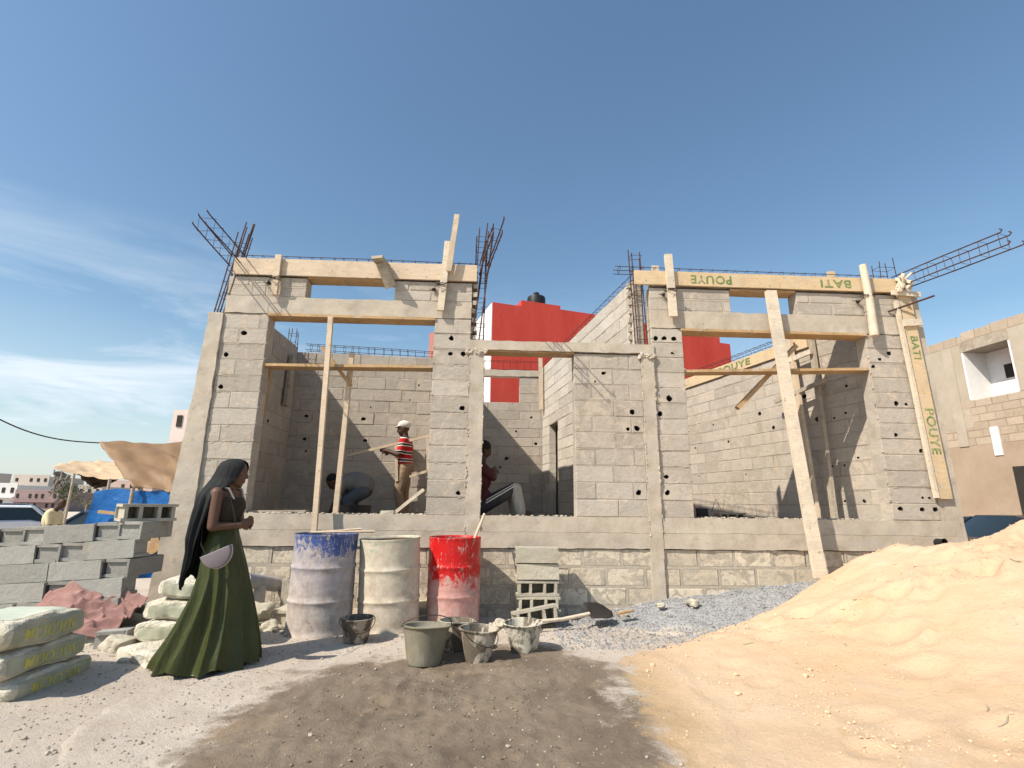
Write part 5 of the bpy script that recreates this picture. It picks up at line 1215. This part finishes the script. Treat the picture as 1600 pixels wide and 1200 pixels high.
a = onY(-60, 622, 8.5); b = onY(0, 647, 9); c_ = onY(155, 692, 10); pts = []
for i in range(25):
    t = i/24; p = a.lerp(c_, t); p.z -= .35*math.sin(math.pi*t)*.55; pts.append(p)
g = MB(); g.tube(pts, .012, 6); obj('cable', g, 'wire', None, 'dark cable sagging down from the upper left to the brown awning', 'cable', loc=pts[-1])

# ------------------------------------------------------------------ people
M['skin'] = simple('dark_skin', (.055, .028, .018), (.085, .045, .03), 5, .55, bs=60, bd=.001)
M['skin_w'] = simple('brown_skin', (.10, .052, .035), (.14, .075, .05), 5, .5, bs=60, bd=.001)
M['veil'] = simple('black_veil', (.007, .008, .009), (.015, .016, .017), 4, .8, bs=9, bd=.02, bstr=.8, stretch=(2, 2, .6))
M['dress'] = simple('olive_green_satin', (.034, .042, .011), (.055, .062, .019), 3, .42, bs=9, bd=.02, bstr=.7, stretch=(1.5, 1.5, .6))
M['bodice'] = simple('dark_olive_bodice', (.02, .02, .01), (.05, .03, .02), 20, .8)
M['bag_leather'] = simple('mauve_grey_leather', (.17, .145, .16), (.2, .17, .185), 6, .55, bs=120, bd=.001)
M['white_cloth'] = simple('white_strap', (.5, .47, .43), (.6, .57, .52), 8, .8)
M['hair'] = simple('black_hair', (.006, .005, .005), (.012, .01, .009), 20, .8, bs=120, bd=.004)
def head_shape(mb, c, f, r_=1.0, chin=True):
    """head with a face towards the unit vector f"""
    c = Vector(c); f = Vector(f).normalized(); s = Vector((0, 0, 1)).cross(f).normalized(); u_ = f.cross(s); rot = Matrix((f, s, u_)).transposed()
    E_ = lambda x, y, z, a, b, d: ell(mb, c+rot@Vector((x, y, z))*r_, (a*r_, b*r_, d*r_), rot)
    E_(-.012, 0, .025, .098, .076, .098); E_(.02, 0, -.03, .068, .062, .082); E_(.048, 0, -.088, .03, .03, .024)
    E_(.084, 0, -.012, .02, .013, .028); E_(.098, 0, -.026, .014, .014, .011)
    E_(.078, 0, .02, .014, .045, .012)
    E_(.079, 0, -.055, .013, .024, .008); E_(.077, 0, -.068, .013, .022, .009)
    for q in (1, -1): E_(-.004, q*.074, -.015, .016, .01, .03); E_(.05, q*.038, -.03, .026, .022, .026)
def hand(mb, p, d, n_, curl=.5, r_=1.0, side=1):
    """palm at p pointing along d, palm normal n_"""
    p = Vector(p); d = Vector(d).normalized(); n_ = Vector(n_); n_ = (n_-d*n_.dot(d)).normalized(); s = d.cross(n_)
    rot = Matrix((d, s, n_)).transposed(); ell(mb, p+d*.042*r_, (.05*r_, .042*r_, .017*r_), rot)
    for i, (w_, l_) in enumerate(((-.030, .070), (-.011, .080), (.010, .075), (.030, .060))):
        a = p+d*.08*r_+s*w_*r_; e1 = (d+n_*curl*.6).normalized(); e2 = (d*(1-curl)+n_*curl*1.3).normalized(); b = a+e1*l_*.5*r_; c = b+e2*l_*.5*r_
        mb.tube([a-d*.02, a, b, c], [.0095*r_, .0092*r_, .0085*r_, .007*r_], 8)
    a = p+d*.02*r_-s*.036*r_*side; mb.tube([a, a-s*side*.02*r_+d*.03*r_+n_*.01, a-s*side*.02*r_+d*.06*r_+n_*.024*r_], [.012*r_, .0105*r_, .008*r_], 8)
# the woman
WX, WY = -2.17, 4.52
wom = empty('person', (WX, WY, near(WX, WY)), 'woman in a long olive green skirt and black headscarf facing right with her hands together', 'person')
def tr(mb, rz=0): 
    c_, s_ = math.cos(rz), math.sin(rz); mb.v = [(x*c_-y*s_, x*s_+y*c_, z) for x, y, z in mb.v]; return mb
b = MB()
head_shape(b, (.035, 0, 1.475), (1, .12, -.12), .98)
cap(b, (-.01, 0, 1.34), (.015, 0, 1.43), .052, .048)
ell(b, (-.01, 0, 1.2), (.095, .155, .17)); ell(b, (.03, 0, 1.2), (.085, .12, .08)); ell(b, (-.0, 0, 1.0), (.09, .12, .16)); ell(b, (-.02, 0, .88), (.11, .15, .13))
cap(b, (-.02, -.11, 1.31), (-.02, .11, 1.31), .05, .05)
for s in (-1, 1):
    sh_ = Vector((-.015, s*.165, 1.305)); el = Vector((.0 if s < 0 else .03, s*.20, 1.045)); wr = Vector((.165, s*.085, 1.055)); hd = Vector((.19, s*.045, 1.07))
    cap(b, sh_, el, .050, .038); cap(b, el, wr, .037, .025); hand(b, wr, (hd-wr)+Vector((.05, -s*.05, .03)), (0, -s, .3), .8, .95, -s)
    cap(b, (-.02, s*.08, .84), (.0, s*.08, .46), .075, .05); cap(b, (0, s*.08, .46), (-.01, s*.08, .08), .05, .032); ell(b, (.05, s*.08, .04), (.11, .04, .035))
b = remesh(b, .006, 3); obj('body', b, 'skin_w', wom, smooth=180, local=True)
# skirt
ZS = [1.08, 1.02, .95, .82, .66, .5, .33, .18, .07, .012]; CX = [.0, .0, .005, .02, .045, .055, .055, .05, .04, .035]; RX = [.095, .1, .115, .145, .172, .205, .245, .285, .315, .325]; RY = [.125, .125, .15, .18, .205, .235, .265, .30, .33, .34]
rs = []
zz = [1.08-(1.08-.012)*(i/44) for i in range(45)]
for z in zz:
    cx = np.interp(-z, [-q for q in ZS], CX); rx = np.interp(-z, [-q for q in ZS], RX); ry = np.interp(-z, [-q for q in ZS], RY); amp = .15*sstep(1.02, .35, z)+.008; ring = []
    for k in range(240):
        a = 2*math.pi*k/240; tw_ = (1.0-z)*.10
        pl_ = (1-abs(math.sin((a+tw_)*7.5+mn.noise(Vector((math.cos(a)*1.5, math.sin(a)*1.5, z*.6)))*1.4)))**1.0*1.0-.35
        pl_ += .35*math.sin((a)*11+2+mn.noise(Vector((math.cos(a)*2, math.sin(a)*2, 4)))*2)
        k_ = 1+amp*pl_+.012*mn.noise(Vector((math.cos(a)*5, math.sin(a)*5, z*7)))+.03*mn.noise(Vector((math.cos(a)*2, math.sin(a)*2, z*2.5)))
        z_ = z + (.018*math.sin(a*7.5)+.02*mn.noise(Vector((math.cos(a)*2, math.sin(a)*2, 0))))*sstep(.3, 0, z)
        tail = .07*sstep(.55, 0, z)*max(0, math.cos(a-math.pi*1.12))**2
        ring.append(Vector((cx+rx*k_*math.cos(a)-tail, ry*k_*math.sin(a)-tail*.3, max(.004, z_))))
    rs.append(ring)
g = MB(); g.rings(rs, capa=False, capb=False); obj('skirt', g, 'dress', wom, smooth=180, local=True)
g = MB(); rs = []
for z, rx, ry, cx in ((1.085, .10, .13, 0), (1.12, .105, .135, 0), (1.19, .122, .15, .01), (1.24, .115, .155, .005), (1.275, .1, .15, 0)):
    rs.append([Vector((cx+rx*1.06*math.cos(2*math.pi*k/48), ry*1.04*math.sin(2*math.pi*k/48), z)) for k in range(48)])
g.rings(rs, capa=False, capb=False); obj('bodice', g, 'bodice', wom, smooth=180, local=True)
g = MB()
for s in (-1, 1): g.tube([(.09, s*.09, 1.26), (.05, s*.115, 1.345), (-.03, s*.12, 1.365), (-.09, s*.1, 1.3)], .009, 6)
obj('strap', g, 'white_cloth', wom, local=True)
# headscarf: open at the face, falling down the back to a point
VR = [(1.597, .02, .012, .012, 5), (1.592, .02, .06, .05, 12), (1.567, .015, .105, .082, 22), (1.53, .01, .124, .097, 30), (1.48, .0, .132, .104, 38), (1.43, -.015, .138, .11, 45), (1.385, -.03, .148, .13, 56), (1.34, -.04, .16, .175, 70), (1.28, -.05, .168, .21, 77), (1.18, -.06, .172, .22, 81), (1.05, -.075, .168, .226, 86), (.94, -.09, .162, .216, 91), (.84, -.11, .135, .185, 98), (.74, -.125, .13, .17, 104), (.65, -.155, .11, .15, 110), (.6, -.18, .08, .12, 116)]
rs = []; VZ = [v[0] for v in VR]
for i in range(70):
    z = VZ[0]+(VZ[-1]-VZ[0])*(i/69)**1.15; q = [np.interp(-z, [-t for t in VZ], [v[j] for v in VR]) for j in range(1, 5)]; al = R(q[3]); ring = []
    for k in range(90):
        a = al+(2*math.pi-2*al)*k/89; f_ = 1+.075*sstep(1.5, 1.1, z)*math.sin(a*15+mn.noise(Vector((a, z*1.5, 3)))*3)+.05*sstep(1.5, 1.1, z)*mn.noise(Vector((a*2.2, z*1.8, 9)))
        p = Vector((q[0]+q[1]*f_*math.cos(a), q[2]*f_*math.sin(a), z))
        if z < .8: p.z += .05*math.sin(a*3)*sstep(.8, .6, z)
        ring.append(p)
    rs.append(ring)
g = MB(); g.rings(rs, closed=False, capa=False, capb=False); v = obj('headscarf', g, 'veil', wom, smooth=180, local=True); md = v.modifiers.new('s', 'SOLIDIFY'); md.thickness = .006; md.offset = 1
# her bag
bag = empty('shoulder_bag', (WX+.13, WY-.29, .82), 'mauve grey half moon bag hanging at the hip of the woman in green', 'bag')
TB = Matrix.Rotation(R(-24), 3, 'Y')*.84
out = [(.14*math.cos(math.pi*i/28)*1.0, .08-.155*math.sin(math.pi*i/28)) for i in range(29)]
rs = []
for y, k in ((-.04, .86), (-.034, .96), (-.02, 1), (.02, 1), (.034, .96), (.04, .86)): rs.append([TB@Vector((x*k, y, .02+(z-.02)*k)) for x, z in out])
g = MB(); g.rings(rs); obj('pouch', g, 'bag_leather', bag, smooth=35, local=True)
g = MB(); g.tube([TB@Vector((x*1.012, 0, .02+(z-.02)*1.012)) for x, z in out], .004, 6, cap=True); obj('zip', g, 'chrome', bag, local=True)
g = MB(); g.tube([(.125, 0, .115), (.09, .03, .2), (.04, .09, .30), (-.03, .13, .45), (-.12, .15, .535), (-.19, .15, .48), (-.23, .13, .3), (-.19, .08, .10), (-.10, .0, .03)], .0045, 6); obj('strap', g, 'veil', bag, smooth=60, local=True)

# the mason in the striped shirt
def stripes():
    t = NT('striped_shirt', .85); z = t.z()[2]
    m_ = t.math('FRACT', t.math('ADD', t.math('MULTIPLY', z, 8.2), t.rng(t.noise(6, 2), 0, 1, -.12, .12)), 0)
    a = t.math('GREATER_THAN', m_, .5); b_ = t.math('GREATER_THAN', m_, .62); c_ = t.math('GREATER_THAN', m_, .84)
    c = t.mix(a, (.42, .012, .018), (.68, .64, .58)); c = t.mix(b_, c, (.015, .014, .02)); c = t.mix(c_, c, (.68, .64, .58))
    c = t.mix(t.math('GREATER_THAN', m_, .93), c, (.42, .012, .018)); return t.color(c)
M['stripe'] = stripes()
M['khaki'] = simple('khaki_trousers', (.27, .18, .12), (.33, .23, .155), 5, .9, bs=11, bd=.03, bstr=.9)
M['cap_white'] = simple('white_cap', (.55, .52, .46), (.64, .61, .55), 8, .9)
fl = .985
mas = empty('person', (-1.35, 8.45, fl), 'standing mason in a red, black and white striped shirt and white cap', 'person')
b = MB(); head_shape(b, (-.05, 0, 1.46), (-1, -.15, -.25), 1.0); cap(b, (.0, 0, 1.3), (-.02, 0, 1.4), .055, .052)
ell(b, (0, 0, 1.15), (.11, .17, .2)); ell(b, (.02, 0, .93), (.11, .15, .16))
cap(b, (0, -.13, 1.27), (0, .13, 1.27), .06, .06)
for s in (-1, 1):
    el = Vector((-.06, s*.24, 1.02)); wr = Vector((-.27, s*.16, 1.09)); cap(b, (0, s*.19, 1.26), el, .055, .042); cap(b, el, wr, .042, .028); hand(b, wr, (-1, -s*.2, .15), (0, -s, 0), .9, 1, s)
    cap(b, (.02, s*.09, .86), (-.02+.03*s, s*.1, .46), .085, .055); cap(b, (-.02+.03*s, s*.1, .46), (.03, s*.11, .08), .055, .036); ell(b, (-.04, s*.11, .04), (.12, .045, .04))
obj('body', remesh(b, .008, 3), 'skin', mas, smooth=180, local=True)
b = MB(); ell(b, (0, 0, 1.14), (.135, .195, .2)); ell(b, (.01, 0, .93), (.135, .18, .14)); cap(b, (0, -.14, 1.255), (0, .14, 1.255), .075, .075)
for s in (-1, 1): cap(b, (0, s*.19, 1.25), (-.04, s*.235, 1.08), .075, .062)
obj('shirt', remesh(b, .010, 4), 'stripe', mas, smooth=180, local=True)
b = MB(); ell(b, (.02, 0, .86), (.13, .17, .11))
for s in (-1, 1): cap(b, (.02, s*.09, .82), (-.02+.03*s, s*.1, .46), .105, .078); cap(b, (-.02+.03*s, s*.1, .46), (.03, s*.11, .10), .078, .066)
obj('trousers', remesh(b, .010, 4), 'khaki', mas, smooth=180, local=True)
b = MB(); ell(b, (-.035, 0, 1.53), (.108, .09, .075)); ell(b, (-.12, -.01, 1.50), (.07, .07, .014), Matrix.Rotation(R(-14), 3, 'Y'))
obj('cap', remesh(b, .007, 3), 'cap_white', mas, smooth=180, local=True)
fr = empty('wooden_rack', (-1.7, 8.3, 2.0), 'long light timber rack of rails held in the hands of the mason', 'rack')
P0, P1 = onY(542, 712, 8.3), onY(680, 679, 8.3); P2, P3 = onY(640, 745, 8.25), onY(680, 732, 8.25)
g = MB(); g.bar(P0, P1, .045, .04, (0, 1, 0)); obj('top_rail', g, 'wood', fr)
g = MB(); g.bar(P2, P3, .045, .04, (0, 1, 0)); obj('bottom_rail', g, 'wood', fr)
for x in (619, 668): g = MB(); g.bar(onY(x, 696 if x < 640 else 684, 8.27), onY(x+1, 752 if x < 640 else 736, 8.27), .045, .035, (1, 0, 0)); obj('rung', g, 'wood', fr)

M['work_blue'] = simple('faded_blue_trousers', (.06, .065, .08), (.09, .095, .11), 5, .9, bs=12, bd=.02)
# the bent man and the tub
M['tan_shirt'] = simple('tan_shirt', (.13, .125, .12), (.18, .17, .16), 5, .9, bs=12, bd=.006)
q = onY(545, 800, 7.5)
cr = empty('person', (q.x, 7.6, fl), 'man in a tan shirt bent double in the shade behind the props', 'person')
b = MB(); head_shape(b, (-.27, -.02, .56), (-.6, 0, -.8), 1.0); cap(b, (-.14, 0, .56), (-.22, 0, .57), .055, .05); ell(b, (-.02, 0, .55), (.2, .17, .12), Matrix.Rotation(R(-12), 3, 'Y')); ell(b, (.16, 0, .50), (.14, .16, .14))
for s in (-1, 1):
    el = Vector((-.16, s*.2, .32)); wr = Vector((-.25, s*.13, .12)); cap(b, (-.1, s*.17, .52), el, .052, .04); cap(b, el, wr, .04, .028); hand(b, wr, (-.3, 0, -1), (0, -s, 0), .5, 1, s)
    cap(b, (.17, s*.09, .46), (-.04, s*.13, .30), .085, .06); cap(b, (-.04, s*.13, .30), (.1, s*.13, .05), .055, .036); ell(b, (.04, s*.13, .03), (.12, .045, .035))
obj('body', remesh(b, .009, 3), 'skin', cr, smooth=180, local=True)
b = MB(); ell(b, (0, 0, .56), (.23, .195, .14), Matrix.Rotation(R(-12), 3, 'Y')); ell(b, (.15, 0, .52), (.16, .18, .15))
for s in (-1, 1): cap(b, (-.1, s*.17, .52), (-.14, s*.2, .4), .07, .06)
obj('shirt', remesh(b, .010, 4), 'tan_shirt', cr, smooth=180, local=True)
b = MB()
for s in (-1, 1): cap(b, (.17, s*.09, .44), (-.04, s*.13, .30), .1, .078); cap(b, (-.04, s*.13, .30), (.09, s*.13, .1), .072, .06)
obj('trousers', remesh(b, .010, 4), 'work_blue', cr, smooth=180, local=True)
b = MB(); ell(b, (-.285, -.02, .60), (.09, .085, .08)); obj('hair', b, 'hair', cr, smooth=180, local=True)
q = onY(547, 800, 7.0)
g = MB(); g.lathe([(0, .0), (.17, 0), (.22, .10), (.24, .2), (.25, .24), (.235, .24), (.21, .1), (.15, .03), (0, .03)], 36, (q.x+.02, 7.05, fl), dent=lambda a, z: .05*mn.noise(Vector((math.cos(a), math.sin(a), z*3)))); obj('rubber_tub', g, 'black', None, 'black rubber tub on the floor of the left bay behind the second prop', 'tub', smooth=40, loc=(q.x, 7.05, fl))

# the seated man in the doorway
M['maroon'] = simple('dark_maroon_shirt', (.05, .012, .014), (.08, .02, .022), 6, .9, bs=25, bd=.005)
def track():
    t = NT('dark_track_trousers', .8); y = t.z()
    c = t.mix(t.rng(t.noise(6, 5), .35, .65), (.025, .023, .026), (.05, .047, .05)); return t.color(c)
M['track'] = track()
M['shin'] = simple('pale_striped_cloth', (.30, .27, .23), (.45, .42, .36), 5, .9, bs=25, bd=.01, stretch=(6, 6, 1))
sy = 6.98; hd = onY(757, 703, sy); hp = onY(752, 792, sy); kn = onY(804, 763, sy-.05); ft = onY(813, 803, sy-.05)
st_ = empty('person', (hp.x, sy, fl), 'seated man with crossed arms in dark clothes inside the middle doorway, leaning on the column', 'person')
o_ = Vector((hp.x, sy, fl)); H3 = lambda v: Vector(v)-o_
b = MB(); hd_ = H3(hd); hp_ = H3(hp); kn_ = H3(kn); ft_ = H3(ft)
head_shape(b, hd_+Vector((.0, 0, .0)), (1, .2, -.45), 1.0); ch = hp_.lerp(hd_, .62)+Vector((-.02, 0, 0)); cap(b, ch, hd_+Vector((-.02, 0, -.08)), .06, .05)
ell(b, ch+Vector((0, 0, -.08)), (.12, .18, .19)); ell(b, hp_+Vector((0, 0, .08)), (.13, .17, .14)); cap(b, ch+Vector((0, -.14, .05)), ch+Vector((0, .14, .05)), .06, .06)
for s in (-1, 1):
    sh_ = ch+Vector((0, s*.19, .04)); el = ch+Vector((.16, s*.17, -.08)); wr = ch+Vector((.2, -s*.06, .0)); cap(b, sh_, el, .055, .045); cap(b, el, wr, .042, .03); hand(b, wr, (-.2, -s, .1), (-1, 0, 0), .7, 1, s)
    k2 = kn_+Vector((-.03 if s > 0 else 0, .1*(s+1)*1.1, -.03*(s+1)/2)); f2 = ft_+Vector((-.05 if s > 0 else 0, .1*(s+1)*1.1, .02)); cap(b, hp_+Vector((0, s*.09, 0)), k2, .085, .06); cap(b, k2, f2, .055, .038); ell(b, f2+Vector((.05, 0, .0)), (.12, .045, .035))
obj('body', remesh(b, .008, 3), 'skin', st_, smooth=180, local=True)
b = MB(); ell(b, ch+Vector((0, 0, -.08)), (.14, .2, .2)); ell(b, hp_+Vector((0, 0, .11)), (.145, .185, .14)); cap(b, ch+Vector((0, -.14, .04)), ch+Vector((0, .14, .04)), .073, .073)
for s in (-1, 1): cap(b, ch+Vector((0, s*.19, .04)), ch+Vector((.13, s*.175, -.06)), .07, .06)
obj('shirt', remesh(b, .009, 4), 'maroon', st_, smooth=180, local=True)
b = MB(); ell(b, hp_+Vector((0, 0, .03)), (.15, .185, .11)); b2 = MB()
for s in (-1, 1):
    k2 = kn_+Vector((-.03 if s > 0 else 0, .1*(s+1)*1.1, -.03*(s+1)/2)); f2 = ft_+Vector((-.05 if s > 0 else 0, .1*(s+1)*1.1, .02)); cap(b, hp_+Vector((0, s*.09, 0)), k2, .105, .078); cap(b2, k2+Vector((.012, -.006, -.01)), f2, .084, .078)
obj('trousers', remesh(b, .009, 4), 'track', st_, smooth=180, local=True); obj('trouser_legs', remesh(b2, .009, 4), 'shin', st_, smooth=180, local=True)
g = MB(); k1 = kn_+Vector((0, -.0, .075)); g.bar(hp_+Vector((.06, -.19, .05)), kn_+Vector((0, -.085, .03)), .016, .004, (0, 0, 1)); g.bar(hp_+Vector((.06, -.185, .085)), kn_+Vector((0, -.08, .06)), .010, .004, (0, 0, 1)); obj('side_stripe', g, 'white_cloth', st_, local=True)
b = MB(); ell(b, hd_+Vector((-.02, 0, .045)), (.112, .094, .095)); ell(b, hd_+Vector((-.06, 0, -.01)), (.075, .088, .09)); obj('hair', remesh(b, .008, 2), 'hair', st_, smooth=180, local=True)

# the man beyond the stack
q = onY(86, 815, 14.0); yl = empty('person', (q.x, 14.0, -.4), 'man in a cream shirt bending between the white and the dark blue car', 'person')
b = MB(); hs = onY(97, 787, 14.0)-Vector((q.x, 14.0, -.4)); sl = onY(84, 800, 14.0)-Vector((q.x, 14.0, -.4)); head_shape(b, hs, (1, -.3, -.5), 1.0); cap(b, sl, hs, .07, .05); ell(b, sl+Vector((-.03, 0, -.18)), (.13, .18, .26)); ell(b, (sl.x-.1, 0, .9), (.13, .17, .2))
for s in (-1, 1): cap(b, sl+Vector((.02, s*.18, -.04)), sl+Vector((.1, s*.22, -.3)), .05, .04); cap(b, sl+Vector((.1, s*.22, -.3)), sl+Vector((.3, s*.15, -.42)), .04, .03); hand(b, sl+Vector((.3, s*.15, -.42)), (1, 0, -.3), (0, -s, 0), .4, 1, s); cap(b, (sl.x-.08, s*.1, .85), (sl.x-.03, s*.1, .45), .08, .055); cap(b, (sl.x-.03, s*.1, .45), (sl.x-.08, s*.1, .07), .055, .035); ell(b, (sl.x, s*.1, .04), (.12, .045, .04))
obj('body', remesh(b, .012, 3), 'skin', yl, smooth=180, local=True)
b = MB(); ell(b, sl+Vector((-.03, 0, -.17)), (.16, .21, .27)); cap(b, sl+Vector((0, -.15, -.04)), sl+Vector((0, .15, -.04)), .08, .08)
for s in (-1, 1): cap(b, sl+Vector((.02, s*.18, -.04)), sl+Vector((.1, s*.22, -.28)), .07, .06)
obj('shirt', remesh(b, .012, 4), simple('cream_shirt', (.55, .48, .30), (.62, .55, .36), 5, .9), yl, smooth=180, local=True)
b = MB(); ell(b, (sl.x-.1, 0, .88), (.15, .19, .15))
for s in (-1, 1): cap(b, (sl.x-.08, s*.1, .82), (sl.x-.03, s*.1, .45), .1, .075); cap(b, (sl.x-.03, s*.1, .45), (sl.x-.08, s*.1, .1), .075, .06)
obj('trousers', remesh(b, .012, 4), 'khaki', yl, smooth=180, local=True)
"""END4"""
